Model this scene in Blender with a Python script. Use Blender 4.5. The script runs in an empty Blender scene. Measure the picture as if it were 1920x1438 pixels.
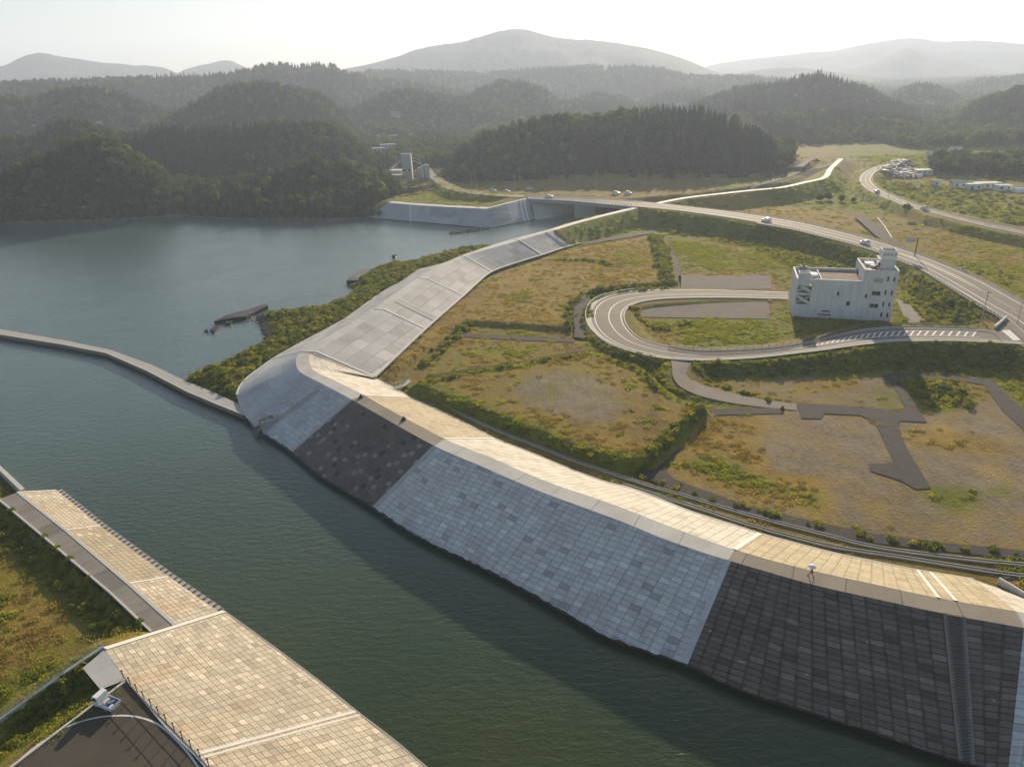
import bpy, bmesh, math, random
import numpy as np
from mathutils import Vector, Matrix, noise as mnoise
random.seed(7); rng = np.random.default_rng(7)
SC = bpy.context.scene
COL = SC.collection
PI = math.pi

# ------------------------------------------------------------------ camera
F = 1280.; HOR = 150.; CX, CY = 960., 719.; ROLL = math.radians(2.0); H0 = 76.
PIT = math.atan((CY-HOR)/F); cp, sp = math.cos(PIT), math.sin(PIT); cr, sr = math.cos(ROLL), math.sin(ROLL)
def ray(x, y):
    a = (x-CX)/F; b = (CY-y)/F
    u = a*cr+b*sr; v = -a*sr+b*cr
    return (u, cp+v*sp, -sp+v*cp)
def at(x, y, z=0.):                       # photo pixel seen at height z
    d = ray(x, y); t = (z-H0)/d[2]
    return Vector((d[0]*t, d[1]*t, z))
def atR(x, y, R):                         # photo pixel seen at ground range R
    d = ray(x, y); t = R/math.hypot(d[0], d[1])
    return Vector((d[0]*t, d[1]*t, H0+d[2]*t))
cam = bpy.data.cameras.new('camera'); camo = bpy.data.objects.new('camera', cam); COL.objects.link(camo)
cam.sensor_fit = 'HORIZONTAL'; cam.sensor_width = 36; cam.lens = 36*F/1920.
cam.clip_start = 1; cam.clip_end = 40000
fw = Vector((0, cp, -sp)); rt0 = Vector((1, 0, 0)); up0 = Vector((0, sp, cp))
rt = rt0*cr - up0*sr; up = rt0*sr + up0*cr
camo.matrix_world = Matrix(((rt.x, up.x, -fw.x, 0), (rt.y, up.y, -fw.y, 0), (rt.z, up.z, -fw.z, H0), (0, 0, 0, 1)))
SC.camera = camo

# ------------------------------------------------------------------ light
SUN_AZ = math.radians(18.); SUN_EL = math.radians(17.)
w = bpy.data.worlds.new('World'); SC.world = w; w.use_nodes = True
nt = w.node_tree; sky = nt.nodes.new('ShaderNodeTexSky'); sky.sky_type = 'NISHITA'; sky.sun_disc = False
sky.sun_elevation = SUN_EL; sky.sun_rotation = SUN_AZ; sky.air_density = 1.0; sky.dust_density = .7; sky.ozone_density = 1.0
bg = nt.nodes['Background']; bg.inputs[1].default_value = 0.052; nt.links.new(sky.outputs[0], bg.inputs[0])
sl = bpy.data.lights.new('sun', 'SUN'); sl.energy = 4.7; sl.angle = math.radians(0.6); sl.color = (1.0, .82, .57)
so = bpy.data.objects.new('sun', sl); COL.objects.link(so)
sd = Vector((math.sin(SUN_AZ)*math.cos(SUN_EL), math.cos(SUN_AZ)*math.cos(SUN_EL), math.sin(SUN_EL)))
so.rotation_euler = sd.to_track_quat('Z', 'Y').to_euler()
SC.view_settings.view_transform = 'Standard'; SC.view_settings.look = 'None'; SC.view_settings.gamma = 1
SC.view_settings.exposure = 1.15
SC.cycles.volume_bounces = 2
SC.render.engine = 'CYCLES'

# ------------------------------------------------------------------ materials
class NT:
    def __init__(s, name):
        s.m = bpy.data.materials.new(name); s.m.use_nodes = True; s.t = s.m.node_tree
        s.b = s.t.nodes['Principled BSDF']; s.out = s.t.nodes['Material Output']
    def n(s, typ, **k):
        nd = s.t.nodes.new('ShaderNode'+typ)
        for a, v in k.items(): setattr(nd, a, v)
        return nd
    def put(s, sock, v):
        if isinstance(v, bpy.types.NodeSocket): s.t.links.new(v, sock)
        elif isinstance(v, (tuple, list)) and len(v) == 3 and sock.type == 'RGBA': sock.default_value = (*v, 1)
        else: sock.default_value = v
    def math(s, op, a, b=0., c=0., clamp=False):
        nd = s.n('Math', operation=op); nd.use_clamp = clamp
        s.put(nd.inputs[0], a); s.put(nd.inputs[1], b); s.put(nd.inputs[2], c); return nd.outputs[0]
    def mix(s, f, a, b, bt='MIX'):
        nd = s.n('Mix', data_type='RGBA', blend_type=bt); s.put(nd.inputs[0], f); s.put(nd.inputs[6], a); s.put(nd.inputs[7], b); return nd.outputs[2]
    def ramp(s, f, stops):
        nd = s.n('ValToRGB'); s.put(nd.inputs[0], f); e = nd.color_ramp.elements
        while len(e) < len(stops): e.new(.5)
        for q, (p, c) in zip(e, stops):
            q.position = p; q.color = (*c, 1) if isinstance(c, (tuple, list)) else (c, c, c, 1)
        return nd.outputs[0]
    def noise(s, scale, detail=4, vec=None, rough=.55, dist=0.):
        nd = s.n('TexNoise'); nd.inputs['Scale'].default_value = scale; nd.inputs['Detail'].default_value = detail
        nd.inputs['Roughness'].default_value = rough; nd.inputs['Distortion'].default_value = dist
        s.put(nd.inputs['Vector'], vec if vec is not None else s.pos()); return nd.outputs[0]
    def pos(s):
        if not hasattr(s, '_p'): s._p = s.n('NewGeometry').outputs['Position']
        return s._p
    def scl(s, vec, v3):
        nd = s.n('Mapping'); s.put(nd.inputs[0], vec); nd.inputs['Scale'].default_value = v3; return nd.outputs[0]
    def attr(s, nm):
        nd = s.n('Attribute', attribute_name=nm); return nd.outputs['Fac']
    def bump(s, h, strength=.5, dist=.1, normal=None):
        nd = s.n('Bump'); nd.inputs['Strength'].default_value = strength; nd.inputs['Distance'].default_value = dist
        s.put(nd.inputs['Height'], h)
        if normal is not None: s.put(nd.inputs['Normal'], normal)
        return nd.outputs[0]
    def fin(s, col, rough=.85, bump=None, spec=.3):
        s.put(s.b.inputs['Base Color'], col); s.put(s.b.inputs['Roughness'], rough)
        s.b.inputs['Specular IOR Level'].default_value = spec
        if bump is not None: s.put(s.b.inputs['Normal'], bump)
        return s.m

def flat(name, c, rough=.7, metal=0., var=.12, scale=.6):
    k = NT(name); f = k.noise(scale, 5)
    col = k.mix(f, tuple(v*(1-var) for v in c), tuple(min(1, v*(1+var)) for v in c))
    k.b.inputs['Metallic'].default_value = metal
    return k.fin(col, rough, k.bump(k.noise(scale*14, 3), .15, .02))

def blocks(name, su, sv, base, var, joint, jw, rare_d=None, rare_l=None, stain=None, gloss=.8, jdark=.5, round_=False, streak=0., slabs=0., spot=0., wob_=.22, vj=1., stag=0.):
    """concrete block revetment laid in metres of surface UV"""
    k = NT(name); uv = k.n('UVMap').outputs[0]
    wn0 = k.n('TexNoise'); wn0.inputs['Scale'].default_value = .9; wn0.inputs['Detail'].default_value = 3; k.put(wn0.inputs['Vector'], k.pos())
    wv_ = k.n('VectorMath', operation='MULTIPLY_ADD'); k.put(wv_.inputs[0], wn0.outputs['Color']); wv_.inputs[1].default_value = (wob_,)*3; k.put(wv_.inputs[2], uv); uvw = wv_.outputs[0]
    sep = k.n('SeparateXYZ'); k.put(sep.inputs[0], uvw); u, v = sep.outputs[0], sep.outputs[1]
    cu = k.math('DIVIDE', u, su); cv = k.math('ADD', k.math('DIVIDE', v, sv), k.math('MULTIPLY', k.math('SINE', k.math('MULTIPLY', k.math('FLOOR', cu), 12.9)), stag))
    iu, iv = k.math('FLOOR', cu), k.math('FLOOR', cv); fu, fv = k.math('FRACT', cu), k.math('FRACT', cv)
    # distance to joint, in metres
    du = k.math('MULTIPLY', k.math('SUBTRACT', .5, k.math('ABSOLUTE', k.math('SUBTRACT', fu, .5))), su/vj)
    dv = k.math('MULTIPLY', k.math('SUBTRACT', .5, k.math('ABSOLUTE', k.math('SUBTRACT', fv, .5))), sv)
    wob = k.math('MULTIPLY', k.math('SUBTRACT', k.noise(2.2, 3), .5), jw*1.6)
    d = k.math('ADD', k.math('MINIMUM', du, dv) if not round_ else k.math('SMOOTH_MIN', du, dv, .25), wob)
    jm = k.n('MapRange'); jm.inputs[1].default_value = jw*.4; jm.inputs[2].default_value = jw*1.5; k.put(jm.inputs[0], d); J = jm.outputs[0]
    cv3 = k.n('CombineXYZ'); k.put(cv3.inputs[0], iu); k.put(cv3.inputs[1], iv)
    wn = k.n('TexWhiteNoise', noise_dimensions='3D'); k.put(wn.inputs['Vector'], cv3.outputs[0]); R = wn.outputs['Value']
    lo = tuple(c*(1-var) for c in base); hi = tuple(c*(1+var) for c in base)
    stops = [(0., tuple(c*(rare_d or 1-var) for c in base)), (.03, tuple(c*(rare_d or 1-var) for c in base)), (.06, lo), (.90, hi)]
    stops += [(.95, tuple(min(.9, c*(rare_l or 1+var)) for c in base)), (1., tuple(min(.9, c*(rare_l or 1+var)) for c in base))]
    col = k.ramp(R, stops)
    big = k.noise(.12, 6, rough=.65); fine = k.noise(5., 4)
    col = k.mix(.75, col, k.ramp(big, [(.25, .66), (.5, 1.), (.8, 1.16)]), 'MULTIPLY')
    col = k.mix(.6, col, k.ramp(fine, [(.2, .85), (.8, 1.1)]), 'MULTIPLY')
    if slabs:
        wn2 = k.n('TexWhiteNoise', noise_dimensions='3D'); c2 = k.n('CombineXYZ')
        k.put(c2.inputs[0], k.math('FLOOR', k.math('DIVIDE', u, su*3))); k.put(c2.inputs[1], k.math('FLOOR', k.math('DIVIDE', v, sv*2))); k.put(wn2.inputs['Vector'], c2.outputs[0])
        col = k.mix(slabs, col, k.ramp(wn2.outputs['Value'], [(0, .8), (1, 1.15)]), 'MULTIPLY')
    if streak:
        st = k.noise(1., 6, k.scl(uv, (1.6, .16, 1)), .7)
        col = k.mix(streak, col, k.ramp(st, [(.3, .55), (.5, 1.), (.75, 1.15)]), 'MULTIPLY')
    if stain is not None:
        s1 = k.noise(1., 5, k.scl(uv, (.16, .035, 1)), .6)
        sm = k.ramp(s1, [(.47, 0.), (.60, 1.)])
        st = k.math('MULTIPLY', sm, k.ramp(k.noise(1., 5, k.scl(uv, (1.2, .12, 1)), .7), [(.35, 0.), (.65, 1.)]))
        vr = k.n('MapRange'); vr.inputs[1].default_value = 14.; vr.inputs[2].default_value = 1.; k.put(vr.inputs[0], v)
        col = k.mix(k.math('MULTIPLY', k.math('MULTIPLY', st, vr.outputs[0]), .8), col, stain)
    if spot:
        sn = k.noise(1.3, 2, dist=1.); col = k.mix(k.math('MULTIPLY', k.ramp(sn, [(.74, 0.), (.78, 1.)]), spot), col, (.6, .6, .58))
    jn_ = k.ramp(k.noise(.5, 5, rough=.7), [(.3, .25), (.65, 1.)])
    col = k.mix(k.math('MULTIPLY', k.math('MULTIPLY', k.math('SUBTRACT', 1., J), jdark), jn_), col, joint)
    hgt = k.math('ADD', k.math('MULTIPLY', J, .1), k.math('MULTIPLY', fine, .03))
    hgt = k.math('ADD', hgt, k.math('MULTIPLY', R, .04))
    return k.fin(col, gloss, k.bump(hgt, .9, 1.))

M = {}
M['blk_light'] = blocks('concrete_blocks_light', 1.7, .95, (.56, .565, .56), .08, (.27, .28, .28), .05, .66, 1.22, streak=.5, jdark=.5, round_=True, stag=.5)
M['blk_dark'] = blocks('concrete_blocks_dark', 1.8, .85, (.155, .128, .108), .2, (.05, .04, .034), .075, .6, 1.5, jdark=.95, round_=True, streak=.45, spot=.6, vj=1.7)
M['blk_dark2'] = blocks('concrete_blocks_weathered', 1.3, 1.1, (.135, .118, .105), .14, (.055, .045, .04), .04, .5, 2., jdark=.6, streak=.3)
M['blk_tip'] = blocks('concrete_blocks_square', 1.3, 1.2, (.50, .515, .53), .10, (.24, .25, .27), .05, .85, 1.15, jdark=.7)
M['blk_left'] = blocks('concrete_blocks_tan', 1.15, .85, (.44, .39, .31), .12, (.20, .16, .11), .04, .75, 1.35, stain=(.36, .20, .06), jdark=.6, slabs=.3, streak=.35, round_=True)
M['blk_left_d'] = blocks('concrete_blocks_brown', 1.25, 1.0, (.35, .30, .22), .07, (.15, .12, .085), .045, .9, 1.5, jdark=.65, slabs=.2)
M['panel'] = blocks('cast_panels_grey', 5.2, 4.2, (.43, .42, .42), .16, (.30, .30, .30), .05, .82, 1.2, jdark=.5, streak=.15)
M['panel_far'] = blocks('cast_panels_far', 22., 9., (.36, .37, .38), .18, (.5, .5, .5), .2, jdark=.6, streak=.2)
M['land_light'] = blocks('landward_blocks_pale', 1.6, 1.6, (.56, .52, .45), .10, (.38, .33, .26), .05, .8, 1.12, jdark=.6, streak=.35, slabs=.2)
M['land_tan'] = blocks('landward_blocks_tan', 1.6, 1.1, (.43, .36, .24), .10, (.30, .23, .14), .08, .8, 1.2, jdark=.6, streak=.5)
M['crest_light'] = blocks('crest_slabs_pale', 8., 30., (.50, .49, .47), .06, (.36, .35, .33), .06, jdark=.6, streak=.1)
M['crest_dark'] = blocks('crest_slabs_brown', 7., 30., (.27, .235, .19), .12, (.16, .14, .12), .05, jdark=.6)
M['crest_left'] = blocks('crest_slabs_weathered', 9., 30., (.25, .225, .20), .28, (.15, .13, .11), .06, jdark=.5, streak=.6)
M['tip_smooth'] = blocks('tip_concrete', 7., 4.5, (.48, .49, .505), .07, (.30, .31, .33), .05, jdark=.5, streak=.3)
M['rib'] = flat('rib_concrete', (.62, .60, .56), .7)
M['conc'] = flat('concrete', (.42, .40, .37), .8, var=.2, scale=.5)
M['conc_d'] = flat('concrete_old', (.22, .205, .18), .85, var=.35, scale=.4)
M['conc_w'] = flat('concrete_pale', (.58, .56, .52), .75, var=.1)
M['asphalt'] = flat('asphalt_pale', (.17, .15, .128), .85, var=.28, scale=.3)
M['asphalt_lot'] = flat('asphalt_lot', (.082, .068, .050), .85, var=.42, scale=.22)
M['gravel_lot'] = flat('gravel_lot', (.135, .118, .105), .95, var=.35, scale=.35)
M['asphalt_d'] = flat('asphalt_dark', (.064, .056, .056), .95, var=.45, scale=.5)
M['paint'] = flat('road_paint', (.72, .70, .67), .7, var=.12)
M['paint_o'] = flat('road_paint_orange', (.55, .28, .08), .7)
M['steel'] = flat('galvanised_steel', (.42, .43, .44), .45, .6)
M['dark'] = flat('dark_steel', (.04, .035, .03), .6, .2)
M['white'] = flat('white_paint', (.78, .79, .80), .35, var=.04)
M['glass'] = flat('dark_glass', (.02, .025, .03), .08, var=.1)
M['black'] = flat('black_rubber', (.015, .015, .015), .8)
M['blue'] = flat('blue_sheet', (.03, .12, .35), .5)
M['bluepaint'] = flat('blue_paint', (.08, .18, .42), .5)
M['rust'] = flat('rust', (.20, .07, .03), .9)
M['wood'] = flat('weathered_wood', (.16, .10, .06), .8)
M['bark'] = flat('bark', (.07, .05, .035), .9)
M['red'] = flat('red_cone', (.55, .05, .03), .6)
M['skin'] = flat('skin', (.55, .34, .24), .6)
M['navy'] = flat('navy_cloth', (.02, .03, .08), .9)
M['maroon'] = flat('maroon_cloth', (.22, .02, .03), .9)
M['parasol'] = flat('white_blue_cloth', (.70, .80, .92), .8, var=.05)
def rockmat():
    k = NT('wet_rock'); f = k.noise(1.1, 8, rough=.7)
    return k.fin(k.ramp(f, [(.3, (.006, .005, .004)), (.55, (.018, .015, .012)), (.8, (.05, .042, .032))]), .5, k.bump(f, 1., .5))
M['rock'] = rockmat()
def stonemat():
    k = NT('beach_stones'); v = k.n('TexVoronoi'); v.inputs['Scale'].default_value = 1.6; k.put(v.inputs['Vector'], k.pos())
    return k.fin(k.mix(.7, k.ramp(k.noise(.7, 5), [(.3, (.10, .085, .07)), (.7, (.30, .27, .23))]), v.outputs['Color'], 'MULTIPLY'), .85, k.bump(v.outputs[0], 1., .4))
M['stones'] = stonemat()
def wallmat():
    k = NT('building_wall'); p = k.pos()
    st = k.noise(1., 6, k.scl(p, (1.3, 1.3, .10)), .7); b = k.noise(.25, 5)
    c = k.mix(k.ramp(st, [(.45, 0.), (.75, .55)]), (.70, .70, .70), (.34, .32, .30))
    c = k.mix(k.ramp(b, [(.5, 0.), (.75, .35)]), c, (.36, .355, .35))
    return k.fin(c, .8, k.bump(st, .2, .05))
M['wall'] = wallmat()
def roofmat():
    k = NT('stained_roof'); f = k.noise(.35, 7, rough=.65)
    return k.fin(k.ramp(f, [(.3, (.10, .075, .05)), (.55, (.22, .175, .13)), (.8, (.30, .26, .21))]), .9)
M['roof'] = roofmat()

def watermat():
    k = NT('water'); p = k.pos()
    b = k.ramp(k.noise(.013, 4), [(.35, (.062, .112, .112)), (.65, (.085, .140, .136))])  # bay base colour lightened to carry part of the sky's reflected sheen
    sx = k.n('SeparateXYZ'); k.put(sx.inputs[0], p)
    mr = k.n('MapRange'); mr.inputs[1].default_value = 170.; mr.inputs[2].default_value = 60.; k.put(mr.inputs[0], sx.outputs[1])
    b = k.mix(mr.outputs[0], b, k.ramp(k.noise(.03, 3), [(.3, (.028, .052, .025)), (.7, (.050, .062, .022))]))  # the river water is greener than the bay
    w1 = k.noise(.45, 3, k.scl(p, (1., 2.2, 1.)), .5, .4)
    w2 = k.noise(1.6, 3, k.scl(p, (1., 1.7, 1.)), .55, .3)
    w3 = k.noise(.06, 3, p, .5)
    h = k.math('ADD', k.math('MULTIPLY', w1, .55), k.math('MULTIPLY', w2, .24))
    amp = k.ramp(w3, [(.3, .75), (.7, 1.)])
    k.b.inputs['IOR'].default_value = 1.33
    m = k.fin(b, .12, k.bump(k.math('MULTIPLY', h, amp), .5, .55), .5)
    return m
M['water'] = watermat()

def groundmat():
    k = NT('ground'); p = k.pos()
    g, d, gr = k.attr('green'), k.attr('dry'), k.attr('gravel')
    n1 = k.noise(.12, 8, rough=.68); n2 = k.noise(1.4, 6, rough=.7); n3 = k.noise(.035, 5); n4 = k.noise(5., 3)
    # base: brownish mixed weeds
    base = k.ramp(n1, [(.25, (.15, .108, .045)), (.5, (.25, .185, .072)), (.75, (.31, .245, .115))])
    gravel = k.ramp(k.noise(.25, 8, rough=.75), [(.25, (.17, .142, .112)), (.5, (.28, .238, .19)), (.75, (.38, .33, .265))])
    dry = k.ramp(n1, [(.25, (.20, .135, .04)), (.55, (.36, .255, .075)), (.8, (.46, .36, .13))])
    green = k.ramp(n2, [(.25, (.075, .10, .014)), (.5, (.18, .21, .028)), (.8, (.31, .32, .055))])
    def thr(a, w=.35):
        q = k.math('ADD', a, k.math('MULTIPLY', k.math('SUBTRACT', k.math('ADD', k.math('MULTIPLY', n1, .6), k.math('MULTIPLY', n2, .4)), .5), 2.2))
        return k.ramp(q, [(.5-w/2, 0.), (.5+w/2, 1.)])
    c = k.mix(thr(gr), base, gravel); c = k.mix(thr(d), c, dry); c = k.mix(thr(g), c, green)
    c = k.mix(.8, c, k.ramp(n4, [(.25, .55), (.75, 1.35)]), 'MULTIPLY')
    c = k.mix(.8, c, k.ramp(n3, [(.3, .85), (.7, 1.1)]), 'MULTIPLY')
    tr_ = k.noise(1., 5, k.scl(p, (.9, .16, 1)), .65, .8)
    c = k.mix(.55, c, k.ramp(tr_, [(.3, .72), (.5, 1.), (.7, 1.18)]), 'MULTIPLY')
    c = k.mix(1., c, (.92, .88, .74), 'MULTIPLY')
    h = k.math('ADD', k.math('MULTIPLY', n2, .45), k.math('MULTIPLY', n4, .14))
    return k.fin(c, .95, k.bump(h, .9, 1.), .1)
M['ground'] = groundmat()
def hillmat(name, a, b, s):
    k = NT(name); f = k.noise(s, 9, rough=.7); g = k.n('TexVoronoi'); g.inputs['Scale'].default_value = s*6; k.put(g.inputs['Vector'], k.pos())
    return k.fin(k.ramp(f, [(.3, a), (.7, b)]), .95, k.bump(k.math('SUBTRACT', f, k.math('MULTIPLY', g.outputs[0], .5)), 1., .25/s), .05)
M['hills'] = hillmat('forest_floor', (.02, .025, .01), (.05, .05, .022), .05)
M['mount'] = hillmat('far_forest', (.018, .03, .018), (.05, .06, .03), .01)

def leaf(name, stops, trans=.35, patch=0.):
    k = NT(name); oi = k.n('ObjectInfo').outputs['Random']
    if patch:
        oi = k.math('ADD', k.math('MULTIPLY', oi, 1-patch), k.math('MULTIPLY', k.ramp(k.noise(.02, 3), [(.3, 0.), (.7, 1.)]), patch))
    col = k.ramp(oi, stops); col = k.mix(.7, col, k.ramp(k.noise(.9, 3), [(.25, .6), (.75, 1.35)]), 'MULTIPLY')
    k.put(k.b.inputs['Base Color'], col); k.b.inputs['Roughness'].default_value = .8; k.b.inputs['Specular IOR Level'].default_value = .15
    tr = k.n('BsdfTranslucent'); k.put(tr.inputs[0], k.mix(1., col, (1.5, 1.5, .8), 'MULTIPLY'))
    mx = k.n('MixShader'); mx.inputs[0].default_value = trans
    k.t.links.new(k.b.outputs[0], mx.inputs[1]); k.t.links.new(tr.outputs[0], mx.inputs[2]); k.t.links.new(mx.outputs[0], k.out.inputs[0])
    return k.m
M['conifer'] = leaf('conifer_needles', [(0, (.014, .033, .011)), (.6, (.022, .048, .015)), (1, (.040, .068, .019))], .2, .4)
M['broad'] = leaf('broad_leaves', [(0, (.028, .054, .012)), (.5, (.055, .095, .016)), (.85, (.11, .155, .020)), (1, (.22, .23, .030))], .5, .35)
M['shrub'] = leaf('shrub_leaves', [(0, (.12, .16, .018)), (.5, (.22, .25, .028)), (1, (.36, .32, .04))], .5)
M['reed'] = leaf('dry_grass_blades', [(0, (.22, .16, .052)), (.5, (.32, .24, .075)), (1, (.40, .33, .12))], .4)
M['weed'] = leaf('green_weed_blades', [(0, (.13, .16, .024)), (.5, (.22, .24, .034)), (1, (.33, .30, .06))], .5)

# ------------------------------------------------------------------ mesh helpers
def tag(o, label=None, cat=None, group=None, kind=None):
    if label: o['label'] = label
    if cat: o['category'] = cat
    if group: o['group'] = group
    if kind: o['kind'] = kind
    return o
def empty(name, loc=(0, 0, 0), rz=0.):
    o = bpy.data.objects.new(name, None); COL.objects.link(o); o.location = loc; o.rotation_euler = (0, 0, rz); o.empty_display_size = .5; return o
def mesh(name, vs, fs, mats, parent=None, uvs=None, mi=None, smooth=False):
    me = bpy.data.meshes.new(name); me.from_pydata([tuple(v) for v in vs], [], fs)
    for m in (mats if isinstance(mats, (list, tuple)) else [mats]): me.materials.append(m)
    if uvs is not None:
        uvl = me.uv_layers.new(name='UVMap'); li = np.empty(len(me.loops), dtype=np.int32); me.loops.foreach_get('vertex_index', li)
        uvl.data.foreach_set('uv', np.asarray(uvs, dtype=np.float32)[li].ravel())
    if mi is not None: me.polygons.foreach_set('material_index', np.asarray(mi, dtype=np.int32))
    if smooth: me.polygons.foreach_set('use_smooth', np.ones(len(me.polygons), dtype=bool))
    me.update(); o = bpy.data.objects.new(name, me); COL.objects.link(o)
    if parent is not None: o.parent = parent
    return o
class MB:
    def __init__(s): s.v = []; s.f = []; s.m = []
    def quad(s, *p, mi=0):
        i = len(s.v); s.v += [Vector(q) for q in p]; s.f.append(tuple(range(i, i+len(p)))); s.m.append(mi); return s
    def hexa(s, b, t, mi=0):               # bottom loop (ccw from above), top loop
        i = len(s.v); n = len(b); s.v += [Vector(q) for q in b]+[Vector(q) for q in t]
        s.f.append(tuple(i+k for k in range(n))[::-1]); s.m.append(mi)
        s.f.append(tuple(i+n+k for k in range(n))); s.m.append(mi)
        for k in range(n): s.f.append((i+k, i+(k+1) % n, i+n+(k+1) % n, i+n+k)); s.m.append(mi)
        return s
    def box(s, x0, x1, y0, y1, z0, z1, mi=0):
        return s.hexa([(x0, y0, z0), (x1, y0, z0), (x1, y1, z0), (x0, y1, z0)], [(x0, y0, z1), (x1, y0, z1), (x1, y1, z1), (x0, y1, z1)], mi)
    def tube(s, a, b, r0, r1=None, n=6, mi=0):
        a, b = Vector(a), Vector(b); r1 = r0 if r1 is None else r1; d = (b-a).normalized(); q = d.orthogonal().normalized(); w_ = d.cross(q)
        ring = lambda c, r: [c+(q*math.cos(2*PI*k/n)+w_*math.sin(2*PI*k/n))*r for k in range(n)]
        return s.hexa(ring(a, r0), ring(b, r1), mi)
    def bar(s, a, b, wd, h, mi=0):          # horizontal-ish bar with square section
        a, b = Vector(a), Vector(b); d = (b-a); n = Vector((-d.y, d.x, 0)).normalized()*wd/2; u = Vector((0, 0, h/2))
        i = len(s.v); s.v += [a-n-u, a+n-u, a+n+u, a-n+u, b-n-u, b+n-u, b+n+u, b-n+u]
        for f in ((0, 1, 2, 3), (7, 6, 5, 4), (0, 4, 5, 1), (1, 5, 6, 2), (2, 6, 7, 3), (3, 7, 4, 0)): s.f.append(tuple(i+k for k in f)); s.m.append(mi)
        return s
    def build(s, name, mats, parent=None, bevel=0., smooth=False):
        o = mesh(name, s.v, s.f, mats, parent, mi=s.m, smooth=smooth)
        if bevel:
            bm = bmesh.new(); bm.from_mesh(o.data); bmesh.ops.recalc_face_normals(bm, faces=bm.faces)
            bmesh.ops.bevel(bm, geom=bm.edges[:], offset=bevel, segments=2, affect='EDGES', profile=.6); bm.to_mesh(o.data); bm.free()
        return o
def copy_tree(o, parent=None):
    c = o.copy(); COL.objects.link(c); c.parent = parent
    for ch in [q for q in bpy.data.objects if q.parent is o]: copy_tree(ch, c)
    return c
def resample(pts, step):
    pts = [Vector(p) for p in pts]; out = [pts[0]]
    for a, b in zip(pts, pts[1:]):
        n = max(1, int(round((b-a).length/step)))
        out += [a.lerp(b, k/n) for k in range(1, n+1)]
    return out
def smooth_line(pts, k=4):
    pts = [Vector(p) for p in pts]; out = []
    for i in range(len(pts)-1):
        p0 = pts[max(0, i-1)]; p1 = pts[i]; p2 = pts[i+1]; p3 = pts[min(len(pts)-1, i+2)]
        for j in range(k):
            t = j/k; out.append(.5*((2*p1)+(-p0+p2)*t+(2*p0-5*p1+4*p2-p3)*t*t+(-p0+3*p1-3*p2+p3)*t**3))
    out.append(pts[-1]); return out
def line_prism(name, pts, wd, h, mat, parent=None, base=0.):
    """a continuous bar (kerb, gutter wall, pipe) following pts, wd wide and h high above them"""
    pts = [Vector(p) for p in pts]; vs = []; fs = []
    for i, p in enumerate(pts):
        d = (pts[min(i+1, len(pts)-1)]-pts[max(i-1, 0)]); n = Vector((-d.y, d.x, 0)).normalized()*wd/2
        vs += [p-n+Vector((0, 0, base)), p-n+Vector((0, 0, h)), p+n+Vector((0, 0, h)), p+n+Vector((0, 0, base))]
    for i in range(len(pts)-1):
        a = 4*i; b = a+4
        for k in range(4): fs.append((a+k, b+k, b+(k+1) % 4, a+(k+1) % 4))
    fs += [(0, 1, 2, 3), (4*len(pts)-1, 4*len(pts)-2, 4*len(pts)-3, 4*len(pts)-4)]
    return mesh(name, vs, fs, mat, parent)
def surf(name, A, B, mat, parent=None, nv=8, u0=0., dz=0., sag=0.):
    """ruled surface between two lines of equal length, UV in metres"""
    n = len(A); L = [u0]
    for i in range(1, n): L.append(L[-1]+((A[i]-A[i-1]).length+(B[i]-B[i-1]).length)/2)
    vs = []; uv = []
    for i in range(n):
        wlen = (B[i]-A[i]).length
        for j in range(nv+1):
            t = j/nv; p = A[i].lerp(B[i], t); p.z += dz-sag*math.sin(PI*t); vs.append(p); uv.append((L[i], wlen*t))
    fs = [(i*(nv+1)+j, i*(nv+1)+j+1, (i+1)*(nv+1)+j+1, (i+1)*(nv+1)+j) for i in range(n-1) for j in range(nv)]
    o = mesh(name, vs, fs, mat, parent, uvs=uv, smooth=False); fixn(o); return o
def fixn(o):
    me = o.data; n = np.empty(len(me.polygons)*3); me.polygons.foreach_get('normal', n); n = n.reshape(-1, 3)
    if n[:, 2].mean() < 0: me.flip_normals()

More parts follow.
